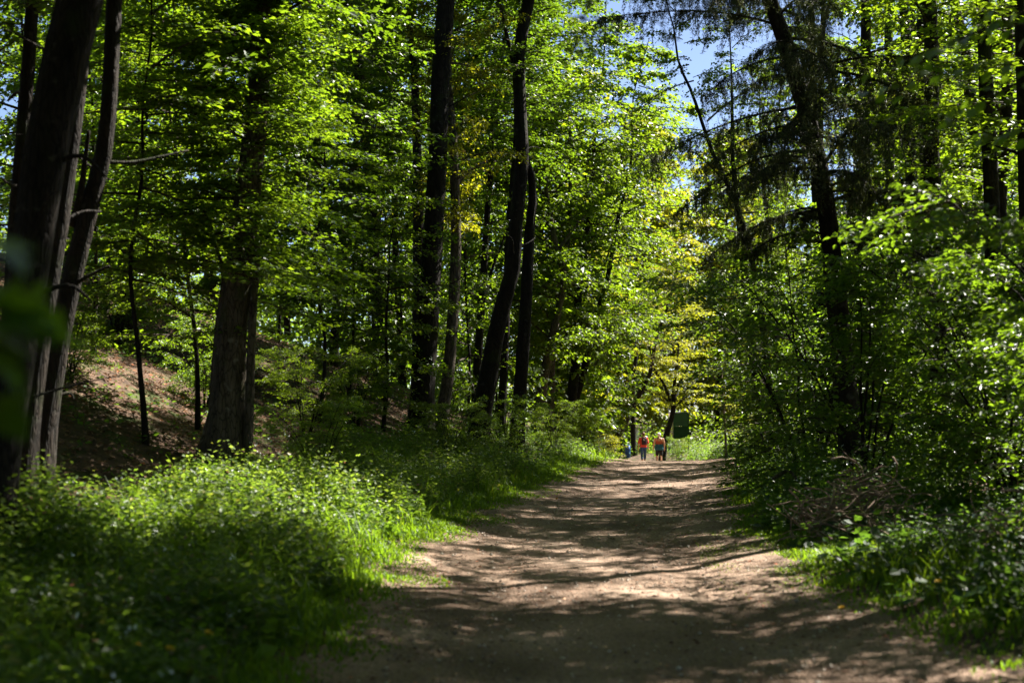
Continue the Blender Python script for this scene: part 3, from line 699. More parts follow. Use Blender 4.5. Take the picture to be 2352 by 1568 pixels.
# ------------------------------------------------------------------ spruce with hanging twigs
def needle_twig(mb, g, p0, L, dirh, dens=95, nl=.03):
    """one hanging twig clothed in needles"""
    t = np.linspace(0, 1, 6)[:, None]
    P = p0 + dirh * (L * .75 * t * (1 - .45 * t)) + np.array((0, 0, -1)) * (L * t ** 1.6)
    tube(mb, P, np.linspace(.006, .002, 6), 3, m=1, cap=False)
    P[1:, :2] += g.normal(0, .02, (5, 2))
    n = max(8, int(L * dens)); s = g.uniform(0.03, 1, n)
    Q = np.stack([np.interp(s, t[:, 0], P[:, k]) for k in range(3)], -1)
    D = g.normal(0, 1, (n, 3)); D[:, 2] -= .5; D = norm(D)
    leaves(mb, Q, D, norm(g.normal(0, 1, (n, 3))), nl * g.uniform(.7, 1.4, n), .22, 0, False)
SPB = []
def spruce_proto(k, ntw=46, tl=.42, nl=.06):
    g = np.random.default_rng(7000 + k)
    L = 3.0; el, droop = g.uniform(.1, .45), g.uniform(.45, .7)
    dh = np.array((1., 0, 0)); pr = np.array((0, 1., 0))
    t = np.linspace(0, 1, 10)[:, None]
    P = dh * (L * t) + np.array((0, 0, 1)) * (L * (el * t - droop * t * t + .25 * droop * t ** 3)) + pr * .12 * np.sin(t * 4 + k)
    mb = MB(); tube(mb, P, np.linspace(.03, .005, 10), 6, .05); bm_ = mb.mesh('branch', [M['bark_dark']], smooth_=True)
    mb = MB()
    for k in range(ntw):
        s = g.uniform(.12, 1.0); o = np.array([np.interp(s, t[:, 0], P[:, q_]) for q_ in range(3)])
        sd = pr * g.choice((-1, 1)) * g.uniform(.3, 1) + dh * g.uniform(.2, .7)
        l2 = g.uniform(.15, .55) * (1.1 - .6 * s) * L * .45
        e = o + sd * l2 - np.array((0, 0, .12 * l2))
        tube(mb, np.stack([o, (o + e) / 2 + np.array((0, 0, .03)), e]), np.array((.006, .004, .003)), 3, m=1, cap=False)
        for w in (.35, .7, 1.0):
            needle_twig(mb, g, o + (e - o) * w, tl * min(2.2, g.exponential(.75) + .25), sd * .9 + g.normal(0, .55, 3) * np.array((1, 1, 0)), nl=nl)
    return bm_, mb.mesh('needle_sprays', [M['needle'], M['bark_dark']])
def spruce_branch(root, base, g, S, az, L, tilt=0.0, jit=1.0):
    if not SPB: SPB.extend(spruce_proto(k) for k in range(6))
    bm_, nm = SPB[int(g.integers(6))]
    b = bpy.data.objects.new('branch', bm_); COL.objects.link(b); b.parent = root
    b.location = Vector(S - base); b.rotation_euler = (g.normal(0, .3) * jit, -tilt + g.normal(0, .15) * jit, az); b.scale = (L / 3., L / 3. * g.uniform(.7, 1.3), (.5 + .5 * L / 3.) * g.uniform(.7, 1.25))
    n = bpy.data.objects.new('needle_sprays', nm); COL.objects.link(n); n.parent = b
def make_spruce(label, d, pts, H, z0, z1, nbr, Lr, group=None, dirs=None):
    NT[0] += 1; g = np.random.default_rng(1000 + NT[0])
    P, R = trunk_line(d, pts, H)
    base = np.array((P[0, 0], P[0, 1], float(gz(P[0, 0], P[0, 1]))))
    R = R * (1 + .5 * np.exp(-np.maximum(P[:, 2] - base[2], 0) / .3))
    root = empty('spruce_tree', base, label, 'tree', group)
    mb = MB(); tube(mb, P, R, 12, .05, seed=8); mb.build('trunk', M['bark_dark'], root, base, True)
    for k in range(nbr):
        z = base[2] + z0 + (z1 - z0) * (k + g.uniform(0, 1)) / nbr
        S = np.array([np.interp(z, P[:, 2], P[:, q_]) for q_ in range(3)])
        az = k * 2.39996 + g.uniform(-.4, .4)
        if dirs is not None and k % 2: az = g.choice(dirs) + g.normal(0, .35)
        spruce_branch(root, base, g, S, az, Lr * g.uniform(.3, 1.15) * (1 - .45 * (z - base[2] - z0) / (z1 - z0)), g.uniform(-.1, .25))
    return root
make_spruce('dark spruce with drooping twigs, its bowed trunk rising right of the path', 24, [(1715,-140,30),(1745,-60,33),(1790,60,36),(1835,200,38),(1870,330,40),(1895,450,42),(1915,620,45),(1935,800,52),(1948,950,56),(1962,1050,64)], 15, 4.0, 13.5, 88, 3.4, dirs=(math.pi, math.pi * .9, 4.3, 0.2))
# a second spruce outside the frame whose lowest branch hangs into the top of the picture
g = np.random.default_rng(77)
sb = np.array((4.4, 8.0, float(gz(4.4, 8.0))))
sroot = empty('spruce_tree', sb, 'spruce outside the right edge, one drooping branch hanging before the sky gap', 'tree')
t = np.linspace(0, 1, 14)[:, None]
mb = MB(); tube(mb, sb + np.array((0, 0, 1)) * (13 * t - .15), .16 * (1 - .94 * t[:, 0]) * (1 + .5 * np.exp(-t[:, 0] * 30)), 10, .05); mb.build('trunk', M['bark_dark'], sroot, sb, True)
spruce_branch(sroot, sb, g, sb + np.array((0, 0, 4.1)), math.radians(200), 4.3, .1, 0)
for k in range(14):
    z = 5.5 + k * .5
    spruce_branch(sroot, sb, g, sb + np.array((0, 0, z)), k * 2.4 + .3, 2.6 * (1.2 - z / 14), .1, .4)

# ------------------------------------------------------------------ far wood: one mass
g = np.random.default_rng(21)
mb = MB()
tr = []
for k in range(250):
    y = g.uniform(60, 175)
    side = g.uniform()
    if side < .44: x = 8 - g.uniform(13 if y < 100 else 18, 80)
    elif side < .78: x = 8 + g.uniform(26 if 78 < y < 128 else 10, 75)
    else: y = g.uniform(122, 175); x = g.uniform(-10, 46)
    tr.append((x, y))
for k in range(26): tr.append((g.uniform(-75, -22), g.uniform(45, 90)))
for k in range(150):                                # undergrowth between the trunks
    y = g.uniform(98, 150) if k < 90 else g.uniform(60, 100)
    x = g.uniform(2, 40) if k < 90 else (cx(y) + g.choice((-1, 1)) * g.uniform(9, 26))
    if abs(x - cx(y)) < 4: continue
    z = float(gz(x, y)); nq_ = 260
    Q = np.array((x, y, z + .9)) + g.normal(0, 1, (nq_, 3)) * np.array((1.5, 1.2, .65))
    D = g.normal(0, 1, Q.shape); D[:, 2] = D[:, 2] * .4 - .2
    leaves(mb, Q, norm(D), norm(g.normal(0, .5, Q.shape) + (0, 0, 1)), .26 * g.uniform(.6, 1.3, nq_), .7, 0)
for x, y in tr:
    z = float(gz(x, y)); h = g.uniform(15, 24)
    if -5 < x < 30 and y > 118: h = g.uniform(17, 25)
    tt = np.linspace(0, 1, 6)[:, None]
    tube(mb, np.array((x, y, z)) + np.array((g.normal(0, .6), g.normal(0, .6), h * .8)) * tt, np.linspace(.24, .06, 6), 6, .03, m=1)
    nc = 26
    C = np.stack([x + g.normal(0, 2.2, nc), y + g.normal(0, 2.2, nc), z + 1.5 + (h - 1.5) * g.beta(1.2, 1.1, nc)], -1)
    n = 28
    Q = (C[:, None] + g.normal(0, 1, (nc, n, 3)) * np.array((1.0, 1.0, .35))).reshape(-1, 3)
    D = g.normal(0, 1, Q.shape); D[:, 2] = D[:, 2] * .4 - .3
    N = g.normal(0, .5, Q.shape); N[:, 2] += 1
    leaves(mb, Q, norm(D), norm(N), .42 * g.uniform(.6, 1.3, len(Q)), .7, 0)
far = mb.build('far_woodland', [M['leaf_fresh'], M['bark']])
tag(far, 'mass of sunlit green woodland far behind the path', 'woodland', kind='stuff')

# ------------------------------------------------------------------ ground cover
def herb_field(name, label, cat, seed, n, ysel, ssel, side, h, leaf, mats, nlv=14, flower=.12, zoff=0):
    g = np.random.default_rng(seed)
    y = ysel(g, n); s = ssel(g, n, y)
    x = cx(y) - hw(y) - s if side < 0 else cx(y) + hw(y) + s
    z = gz(x, y)
    # clumped heights
    cl = .5 + .5 * np.sin(x * 2.1 + 1.3 * np.sin(y * 1.1)) * np.sin(y * 1.7 + x)
    kk = g.uniform(0, 1, n) < .3 + .8 * cl
    x, y, s, z, cl = x[kk], y[kk], s[kk], z[kk], cl[kk]; n = len(x)
    H = h * g.uniform(.55, 1.1, n) * (.5 + .75 * cl) * np.clip(.35 + s / 1.2, .3, 1)
    base = np.stack([x, y, z - .02], -1)
    tilt = g.normal(0, .13, (n, 3)); tilt[:, 2] = 1; tilt = norm(tilt)
    top = base + tilt * H[:, None]
    mb = MB()
    r = .0028
    V = np.stack([base + (r, 0, 0), base + (-r, 0, 0), base + (0, r * 1.5, 0), top], 1).reshape(-1, 3)
    b = (np.arange(n) * 4)[:, None]
    mb.add(V, np.concatenate([b + np.array([[0, 2, 3]]), b + np.array([[2, 1, 3]]), b + np.array([[1, 0, 3]])]), None, 1)
    t = np.clip((np.arange(nlv) + g.uniform(0, 1, (n, nlv))) / nlv, .08, 1)
    P = base[:, None] + tilt[:, None] * (H[:, None] * t)[..., None]
    a = np.arange(nlv)[None] * 2.4 + g.uniform(0, 6.28, (n, 1)) + g.normal(0, .4, (n, nlv))
    D = np.stack([np.cos(a), np.sin(a), g.normal(.05, .35, (n, nlv))], -1)
    out = (.01 + .05 * (1 - t)) * g.uniform(.3, 1.5, (n, nlv))
    P = P + D * out[..., None]
    N = g.normal(0, .4, D.shape); N[..., 2] += 1
    Ls = leaf * (1.25 - .6 * t) * g.uniform(.6, 1.3, (n, nlv))
    leaves(mb, P.reshape(-1, 3), D.reshape(-1, 3), norm(N.reshape(-1, 3)), Ls.ravel(), .72, 0)
    k = np.where(g.uniform(0, 1, n) < flower)[0]
    if len(k):
        nf = 6
        Q = (top[k][:, None] + g.normal(0, 1, (len(k), nf, 3)) * np.array((.022, .022, .014))).reshape(-1, 3)
        D = g.normal(0, 1, Q.shape); D[:, 2] += .4
        leaves(mb, Q, norm(D), norm(g.normal(0, .5, Q.shape) + (0, 0, 1)), np.full(len(Q), .022), .9, 2)
    o = mb.build(name, mats)
    return tag(o, label, cat, kind='stuff')
HM = [M['herb'], M['green_stem'], M['petal']]
BM = [M['bramble'], M['green_stem'], M['petal']]
herb_field('herb_bed', 'bed of knee high pale green herbs left of the path', 'herbs', 31, 9400,
           lambda g, n: 6.0 + 15 * g.beta(1.0, 1.15, n), lambda g, n, y: .35 + np.clip(3.6 - .17 * (y - 9), 1.4, 3.6) * g.uniform(0, 1, n) ** .9, -1, .60, .085, HM, 13, .012)
herb_field('tall_weeds', 'taller upright pale weeds standing among the herbs on the left', 'herbs', 37, 2100,
           lambda g, n: 7.5 + 24 * g.beta(1.1, 1.2, n), lambda g, n, y: .5 + np.clip(3.2 - .15 * (y - 9), 1.6, 3.2) * g.uniform(0, 1, n), -1, .78, .075, [M['weed'], M['green_stem'], M['petal']], 20, .04)
herb_field('broad_weeds', 'broad leaved docks among the herbs beside the left verge', 'herbs', 71, 520,
           lambda g, n: 7 + 20 * g.beta(1, 1.2, n), lambda g, n, y: .25 + 2.4 * g.uniform(0, 1, n), -1, .45, .13, HM, 7, 0)
herb_field('broad_weeds', 'broad leaved weeds in front of the bushes on the right', 'herbs', 72, 520,
           lambda g, n: 7 + 20 * g.beta(1, 1.2, n), lambda g, n, y: .35 + 2.4 * g.uniform(0, 1, n), 1, .5, .15, BM, 7, 0)
herb_field('dry_stalks', 'dry brown stalks among the verge plants', 'stalks', 73, 420,
           lambda g, n: 7 + 24 * g.beta(1, 1.2, n), lambda g, n, y: .3 + 2.6 * g.uniform(0, 1, n), -1, .8, .05, [M['litter'], M['stick'], M['petal']], 5, 0)
herb_field('seedlings', 'scattered seedlings on the leafy bank', 'seedlings', 38, 2600,
           lambda g, n: 15 + 34 * g.beta(1.1, 1.3, n), lambda g, n, y: 2.5 + 12 * g.uniform(0, 1, n), -1, .26, .085, HM, 7, 0)
herb_field('nettle_fringe', 'tall green nettles fringing the left verge below the trunks', 'herbs', 32, 4600,
           lambda g, n: 18 + 34 * g.beta(1.0, 1.3, n), lambda g, n, y: .5 + np.where(y < 24, 1.9, 3.0) * g.uniform(0, 1, n) ** .8, -1, .58, .085, HM, 12, .02)
herb_field('bramble_fringe', 'dark low bramble and herbs right of the near path', 'herbs', 33, 6200,
           lambda g, n: 6.2 + 12 * g.beta(1.0, 1.2, n), lambda g, n, y: .55 + 4.0 * g.uniform(0, 1, n) ** .9 + .5 * np.exp(-((y - 15) / 2.) ** 2), 1, .52, .068, BM, 13, .015)
herb_field('nettle_bank', 'green nettles and herbs along the right path edge farther off', 'herbs', 34, 4200,
           lambda g, n: 17 + 30 * g.beta(1.0, 1.3, n), lambda g, n, y: .25 + 3.0 * g.uniform(0, 1, n) ** .8, 1, .75, .075, HM, 13, .08)
herb_field('meadow_herbs', 'sunlit herbs behind the walkers at the far bend', 'herbs', 35, 2600,
           lambda g, n: g.uniform(66, 112, n), lambda g, n, y: g.uniform(.3, 9, n), -1, .9, .13, HM, 10, .2)
herb_field('meadow_herbs', 'sunlit herbs below the dark green board', 'herbs', 36, 3600,
           lambda g, n: g.uniform(56, 108, n), lambda g, n, y: g.uniform(.3, 6, n) + np.where(y > 88, g.uniform(0, 6, n), 0), 1, 1.0, .13, HM, 10, .2)

def grass(name, label, seed, n, ysel, ssel, side, h, wid=.006):
    g = np.random.default_rng(seed)
    y = ysel(g, n); s = ssel(g, n, y)
    x = (cx(y) - hw(y) - s) if side < 0 else (cx(y) + hw(y) + s)
    cl = .5 + .5 * np.sin(x * 3.3 + np.sin(y * 2.1)) * np.sin(y * 2.7 + x * 1.1)
    k = g.uniform(0, 1, n) < .25 + .75 * cl
    x, y, s, cl = x[k], y[k], s[k], cl[k]; n = len(x)
    z = gz(x, y) + .005
    H = h * g.uniform(.4, 1.15, n) * (.5 + .7 * cl) * np.clip(.42 + .9 * s, .16, 1)
    a = g.uniform(0, 6.28, n); dv = np.stack([np.cos(a), np.sin(a), 0 * a], -1); sd = np.stack([-np.sin(a), np.cos(a), 0 * a], -1)
    b = np.stack([x, y, z], -1); w = wid * (1 + y[:, None] * .035)
    m1 = b + dv * (H * .18)[:, None] + np.array((0, 0, 1)) * (H * .6)[:, None]
    tp = b + dv * (H * g.uniform(.35, .8, n))[:, None] + np.array((0, 0, 1)) * (H * .95)[:, None]
    V = np.stack([b - sd * w, b + sd * w, m1 + sd * w * .8, m1 - sd * w * .8, tp], 1).reshape(-1, 3)
    i = (np.arange(n) * 5)[:, None]
    mb = MB().add(V, i + np.array([[3, 2, 4]]), i + np.array([[0, 1, 2, 3]]))
    return tag(mb.build(name, M['grass']), label, 'grass', kind='stuff')
grass('verge_grass', 'bright green grass along the left path edge', 41, 52000, lambda g, n: 5.5 + 40 * g.beta(1, 1.6, n), lambda g, n, y: -.5 + 1.7 * g.beta(1.6, 1.7, n) + .22 * np.sin(y * 1.3) * np.sin(y * .47 + 1), -1, .20)
grass('verge_grass', 'short bright grass along the right path edge', 42, 20000, lambda g, n: 5.5 + 40 * g.beta(1, 1.5, n), lambda g, n, y: -.45 + 1.4 * g.beta(1.6, 1.5, n) + .2 * np.sin(y * 1.1 + 2) * np.sin(y * .53), 1, .11)
grass('grass_patch', 'short sunlit grass patch creeping into the path on the right', 43, 26000, lambda g, n: g.normal(15.6, 1.7, n), lambda g, n, y: -.85 + 1.9 * g.beta(1.6, 1.0, n), 1, .09, .0045)
grass('grass_tufts', 'taller grass among the shaded herbs on the right', 44, 2600, lambda g, n: g.uniform(6, 14, n), lambda g, n, y: g.uniform(.4, 2.6, n), 1, .38)
grass('tall_grass', 'tall upright grass among the herbs left of the path', 46, 12000, lambda g, n: 6.5 + 26 * g.beta(1, 1.4, n), lambda g, n, y: .2 + 2.6 * g.uniform(0, 1, n), -1, .52, .005)
grass('verge_grass', 'sunlit grass at the far bend', 45, 16000, lambda g, n: g.uniform(46, 110, n), lambda g, n, y: g.uniform(-.2, 6, n), -1, .45, .008)

# fallen leaves on the wood floor and bank
g = np.random.default_rng(51)
n = 62000
y = 8 + 52 * g.beta(1.1, 1.5, n); x = cx(y) - hw(y) - (.8 + 17 * g.uniform(0, 1, n))
n2 = 9000
y = np.r_[y, g.uniform(7, 45, n2)]; x = np.r_[x, cx(y[n:]) + hw(y[n:]) + g.uniform(.6, 9, n2)]
Q = np.stack([x, y, gz(x, y) + g.uniform(.0, .03, len(x))], -1)
a = g.uniform(0, 6.28, len(x)); D = np.stack([np.cos(a), np.sin(a), g.normal(0, .25, len(x))], -1)
mb = MB(); leaves(mb, Q, D, norm(g.normal(0, .35, Q.shape) + (0, 0, 1)), .095 * g.uniform(.5, 1.2, len(x)), .6, 0, fold=.5)
tag(mb.build('leaf_litter', M['litter']), 'brown fallen leaves covering the bank and wood floor', 'leaf litter', kind='stuff')
# fallen leaf bits and bud scales blown onto the path
g = np.random.default_rng(53); n = 5200
y = 6 + 38 * g.beta(1, 1.5, n); tq = np.sign(g.normal(0, 1, n)) * g.beta(1.5, .9, n); x = cx(y) + tq * hw(y)
Q = np.stack([x, y, gz(x, y) + .018], -1); a = g.uniform(0, 6.28, n); D = np.stack([np.cos(a), np.sin(a), g.normal(0, .12, n)], -1)
mb = MB(); leaves(mb, Q, D, norm(g.normal(0, .25, Q.shape) + (0, 0, 1)), .045 * g.uniform(.4, 1.3, n), .55, 0, fold=.4)
tag(mb.build('path_debris', M['litter']), 'bits of dead leaf scattered on the path', 'leaf litter', kind='stuff')
# pebbles and crumbs on the path
g = np.random.default_rng(52); n = 5200
y = 6 + 36 * g.beta(1, 1.7, n); tq = g.uniform(-1, 1, n); x = cx(y) + tq * hw(y)
r = .006 + .026 * g.beta(1, 5, n)
oc = np.array([(1, 0, 0), (-1, 0, 0), (0, 1, 0), (0, -1, 0), (0, 0, .7), (0, 0, -.7)], float)
V = np.stack([x, y, gz(x, y) + .012 + r * .3], -1)[:, None] + oc[None] * r[:, None, None] * g.uniform(.7, 1.3, (n, 6, 1))
of = np.array([(0, 2, 4), (2, 1, 4), (1, 3, 4), (3, 0, 4), (2, 0, 5), (1, 2, 5), (3, 1, 5), (0, 3, 5)])
mb = MB().add(V, (np.arange(n) * 6)[:, None, None] + of[None])
M['pebble'] = leaf_mat('pebble', (.12, .085, .06), (.25, .18, .13), (.40, .34, .28), (.3, .2, .15), tfac=0.0, rough=.7)
tag(mb.build('path_gravel', M['pebble']), 'small loose stones on the path', 'gravel', kind='stuff')

# ------------------------------------------------------------------ near branches with leaves that can be told apart
def leaf_blade(name, L, outline, mat, bend=.15):
    """one leaf as a shared mesh: outline half-widths along the midrib, folded and bent"""
    mb = MB(); n = len(outline)
    t = np.array([o[0] for o in outline]); w = np.array([o[1] for o in outline])
    mid = np.stack([t * L, 0 * t, -bend * L * t ** 2], -1)
    l = mid + np.stack([0 * t, w * L, .22 * w * L], -1); r = mid + np.stack([0 * t, -w * L, .22 * w * L], -1)
    V = np.vstack([mid, l, r]); i = np.arange(n - 1)
    mb.add(V, None, np.vstack([np.stack([i, i + 1, n + i + 1, n + i], -1), np.stack([i, 2 * n + i, 2 * n + i + 1, i + 1], -1)]))
    return mb.mesh(name, [mat], smooth_=True)
OVAL = [(0, .0), (.08, .16), (.2, .29), (.38, .38), (.55, .38), (.72, .30), (.86, .17), (.95, .05), (1, 0)]
PALM = [(0, .02), (.06, .26), (.12, .46), (.2, .30), (.27, .36), (.36, .56), (.45, .34), (.55, .22), (.66, .30), (.74, .2), (.88, .08), (1, 0)]
HZL = [leaf_blade('leaf', .085 * k, OVAL, M['leaf_hazel'], .1 + .1 * k) for k in (.8, 1.0, 1.15)]
MPL = [leaf_blade('leaf', .15 * k, PALM, M['leaf_hazel'], .25) for k in (.8, 1.0)]
def leaf_obj(mesh, parent, base, p, az, pitch, roll):
    o = bpy.data.objects.new('leaf', mesh); COL.objects.link(o); o.parent = parent
    o.location = Vector(np.asarray(p) - base); o.rotation_euler = (roll, pitch, az)
# hazel standing just outside the right edge, boughs reaching into the upper right corner
g = np.random.default_rng(88)
hb = np.array((4.35, 9.4, float(gz(4.35, 9.4))))
hz = empty('hazel_bush', hb, 'near hazel whose large sunlit leaves hang in the upper right corner', 'bush')
t = np.linspace(0, 1, 9)[:, None]
mb = MB(); tube(mb, hb + np.array((-.25, -.2, 0)) * t ** 2 + np.array((0, 0, 1)) * (4.5 * t - .1), np.linspace(.035, .008, 9), 7, .05); mb.build('stem', M['bark'], hz, hb, True)
for k, (z, az, L, dz) in enumerate([(3.55, 178, 1.75, .22), (3.9, 192, 2.0, .05), (3.1, 186, 1.35, .25), (4.1, 170, 1.5, .0), (3.4, 200, 1.6, .15)]):
    a = math.radians(az); dh = np.array((math.cos(a), math.sin(a), 0)); pr = np.array((-dh[1], dh[0], 0))
    tt = np.linspace(0, 1, 12)[:, None]
    S = hb + np.array((-.15, -.1, z))
    P = S + dh * L * tt + np.array((0, 0, 1)) * (L * (dz * tt - .30 * tt ** 2)) + pr * .06 * np.sin(tt * 9 + k)
    mb = MB(); tube(mb, P, np.linspace(.010, .002, 12), 5, .04); b = mb.build('branch', M['twig'], hz, hb, True)
    for j in range(30):
        s_ = .14 + .86 * (j + g.uniform()) / 30; o = np.array([np.interp(s_, tt[:, 0], P[:, q_]) for q_ in range(3)])
        sd = 1 if j % 2 else -1
        o = o + (pr * sd * g.uniform(.0, .26) + dh * g.uniform(0, .12)) * (1.1 - s_ * .7) + np.array((0, 0, g.normal(-.02, .03)))
        leaf_obj(HZL[j % 3], hz, hb, o, a + sd * g.uniform(.4, 1.2), g.uniform(.1, .9), g.normal(0, .45))
# maple sapling just outside the left edge, very close, its leaves far out of focus
g = np.random.default_rng(89)
qb = np.array((-1.12, 2.35, float(gz(-1.12, 2.35))))
mp = empty('maple_sapling', qb, 'blurred maple sapling leaves close to the camera at the left edge', 'sapling')
mb = MB(); tube(mb, qb + np.array((.05, 0, 0)) * t + np.array((0, 0, 1)) * (2.5 * t - .1), np.linspace(.014, .004, 9), 6, .04); mb.build('stem', M['twig'], mp, qb, True)
for (u0, v0, u1, v1, n_) in [(-150, 560, 45, 530, 3), (-140, 660, 150, 710, 4), (-150, 720, 60, 770, 4), (-150, 900, 10, 960, 2)]:
    p0, p1 = at(u0, v0, 2.35), at(u1, v1, 2.3)
    mb = MB(); tube(mb, np.stack([p0, (p0 + p1) / 2 + np.array((0, 0, .03)), p1]), np.array((.004, .003, .002)), 5); mb.build('branch', M['twig'], mp, qb, True)
    for j in range(n_):
        p = p0 + (p1 - p0) * (.45 + .55 * j / max(1, n_ - 1)) + g.normal(0, .015, 3)
        leaf_obj(MPL[j % 2], mp, qb, p - np.array((.06, 0, 0)), g.uniform(-.7, .7), g.uniform(.1, .5), g.normal(.2, .3))

# ------------------------------------------------------------------ heap of dry brush
g = np.random.default_rng(61)
STK = []
for k in range(7):
    tt = np.linspace(0, 1, 7)[:, None]; L = g.uniform(.45, 1.0)
    P = np.hstack([(tt - .5) * L, .10 * np.sin(tt * g.uniform(2, 5) + k) * L, .16 * np.sin(tt * g.uniform(2, 4) + k * 2) * L])
    mb = MB(); tube(mb, P, np.linspace(.011, .004, 7) * g.uniform(.7, 1.3), 5, .08); STK.append(mb.mesh('stick', [M['stick']], smooth_=True))
def heap(label, x, y, rad, hgt, n):
    b = np.array((x, y, float(gz(x, y))))
    r = empty('brush_heap', b, label, 'brush heap')
    for k in range(n):
        o = bpy.data.objects.new('stick', STK[k % 7]); COL.objects.link(o); o.parent = r
        f = g.uniform(0, 1); a = g.uniform(0, 6.28); rr = rad * math.sqrt(g.uniform(0, 1))
        o.location = (rr * math.cos(a), rr * math.sin(a), hgt * (1 - (rr / rad) ** 2) * g.uniform(.25, 1.0) + .04)
        o.rotation_euler = (g.uniform(0, 6.28), g.normal(0, .35), g.uniform(0, 6.28))
heap('heap of dry brown brushwood among herbs at the right path side', 3.95, 16.3, .75, .95, 150)
heap('low tangle of dry twigs in the shade right of the brush heap', 4.5, 12.6, .7, .5, 60)
bd = np.array((4.3, 20.6, float(gz(4.3, 20.6))))
fb = empty('fallen_branch', bd, 'dark crooked fallen branch at the right path edge under nettles', 'branch')
mb = MB(); tube(mb, catmull(bd + np.array([(-.55, -.1, .42), (-.3, 0, .52), (-.1, 0, .3), (.25, .1, .16), (.6, .1, .05), (1.1, .2, .02)]), 18), np.linspace(.03, .02, 18), 8, .08); mb.build('limb', M['bark_grey'], fb, bd, True)
mb = MB(); tube(mb, catmull(bd + np.array([(-.1, 0, .3), (.0, -.2, .45), (.15, -.35, .5)]), 8), np.linspace(.025, .008, 8), 6, .05); mb.build('twig', M['bark_dark'], fb, bd, True)
# pale dead stem by the far right verge
pb = np.array((*at(1668, 1030, 56)[:2], 0)); pb[2] = float(gz(pb[0], pb[1]))
dp = empty('dead_sapling', pb, 'thin pale dead stem standing at the right verge past the crest', 'sapling')
mb = MB(); tube(mb, pb + np.array([(0, 0, -.1), (-.04, 0, 1.2), (-.1, .03, 2.3), (-.14, .03, 3.4)]), np.array((.055, .045, .035, .012)), 7, .05); mb.build('stem', M['stick'], dp, pb, True)
mb = MB(); tube(mb, pb + np.array([(-.08, 0, 2.0), (.08, .02, 2.6), (.12, .02, 3.1)]), np.array((.02, .014, .006)), 5); mb.build('branch', M['stick'], dp, pb, True)

# ------------------------------------------------------------------ dandelions
g = np.random.default_rng(62)
fl = MB()
for ring, (nn, el_, L) in enumerate([(16, .15, .024), (14, .5, .021), (10, .95, .016)]):
    a = np.arange(nn) * 6.283 / nn + ring * .2
    D = np.stack([np.cos(a) * math.cos(el_), np.sin(a) * math.cos(el_), np.full(nn, math.sin(el_))], -1)
    leaves(fl, np.zeros((nn, 3)), D, np.tile((0, 0, 1.), (nn, 1)), np.full(nn, L), .4)
FL = fl.mesh('flower', [M['dandelion']])
sh = MB(); D = norm(g.normal(0, 1, (60, 3))); leaves(sh, np.zeros((60, 3)), D, norm(g.normal(0, 1, (60, 3))), np.full(60, .03), .25)
SH = sh.mesh('seed_head', [M['petal']])
st = MB(); tube(st, np.array([(0, 0, 0), (.01, 0, .5), (0, 0, 1.)]), np.array((.003, .0028, .0025)), 5); ST = st.mesh('stem', [M['green_stem']])
def dandelion(label, x, y, h, mesh=FL, s_=1.25, name='dandelion'):
    r = empty(name, (x, y, float(gz(x, y))), label, 'dandelion', 'dandelions')
    o = bpy.data.objects.new('stem', ST); COL.objects.link(o); o.parent = r; o.scale = (1.3, 1.3, h)
    f = bpy.data.objects.new('seed_head' if mesh is SH else 'flower', mesh); COL.objects.link(f); f.parent = r; f.location = (0, 0, h); f.scale = (s_,) * 3; f.rotation_euler = (-.35, .1, x)
for a in [('yellow dandelion in shaded grass at lower right', 2.95, 9.9, .33), ('yellow dandelion at the right path edge on bare soil', 2.46, 10.7, .10),
          ('leftmost yellow dandelion in the dark herbs at lower left', -1.92, 7.35, .40), ('middle yellow dandelion in the dark herbs at lower left', -1.74, 7.3, .38),
          ('rightmost and highest yellow dandelion in the dark herbs at lower left', -1.66, 7.85, .38), ('yellow dandelion at the left verge halfway along the path', .72, 23, .22)]:
    dandelion(*a)
dandelion('left white dandelion clock on the right verge past the crest', 7.15, 47, .55, SH, 2.0, 'dandelion_clock')
dandelion('right white dandelion clock on the right verge past the crest', 7.32, 47.1, .55, SH, 2.0, 'dandelion_clock')

# ------------------------------------------------------------------ walkers
def loft(mb, rings, sides=16):
    """closed vertical body from rings (z, x, y, rx, ry)"""
    a = np.linspace(0, 2 * np.pi, sides, endpoint=False)
    V = np.concatenate([np.stack([x + rx * np.cos(a), y + ry * np.sin(a), np.full(sides, z)], -1) for z, x, y, rx, ry in rings])
    n = len(rings); i = np.arange(n - 1)[:, None] * sides; j = np.arange(sides)[None]; j2 = (j + 1) % sides
    q = np.stack([i + j, i + j2, i + sides + j2, i + sides + j], -1).reshape(-1, 4)
    V = np.vstack([V, [rings[0][1], rings[0][2], rings[0][0]], [rings[-1][1], rings[-1][2], rings[-1][0]]])
    jj = np.arange(sides); b = n * sides
    tr = np.vstack([np.stack([np.full(sides, b), (jj + 1) % sides, jj], -1), np.stack([np.full(sides, b + 1), (n - 1) * sides + jj, (n - 1) * sides + (jj + 1) % sides], -1)])
    mb.add(V, tr, q)
def ball(mb, c, r):
    k = np.linspace(-.98, .98, 9)
    loft(mb, [(c[2] + r[2] * z, c[0], c[1], r[0] * math.sqrt(1 - z * z), r[1] * math.sqrt(1 - z * z)) for z in k], 14)
def caps(mb, P, R):
    tube(mb, catmull(np.asarray(P, float), 4 * len(P)), np.interp(np.linspace(0, 1, 4 * len(P)), np.linspace(0, 1, len(P)), R), 10)
    ball(mb, P[0], (R[0],) * 3); ball(mb, P[-1], (R[-1],) * 3)
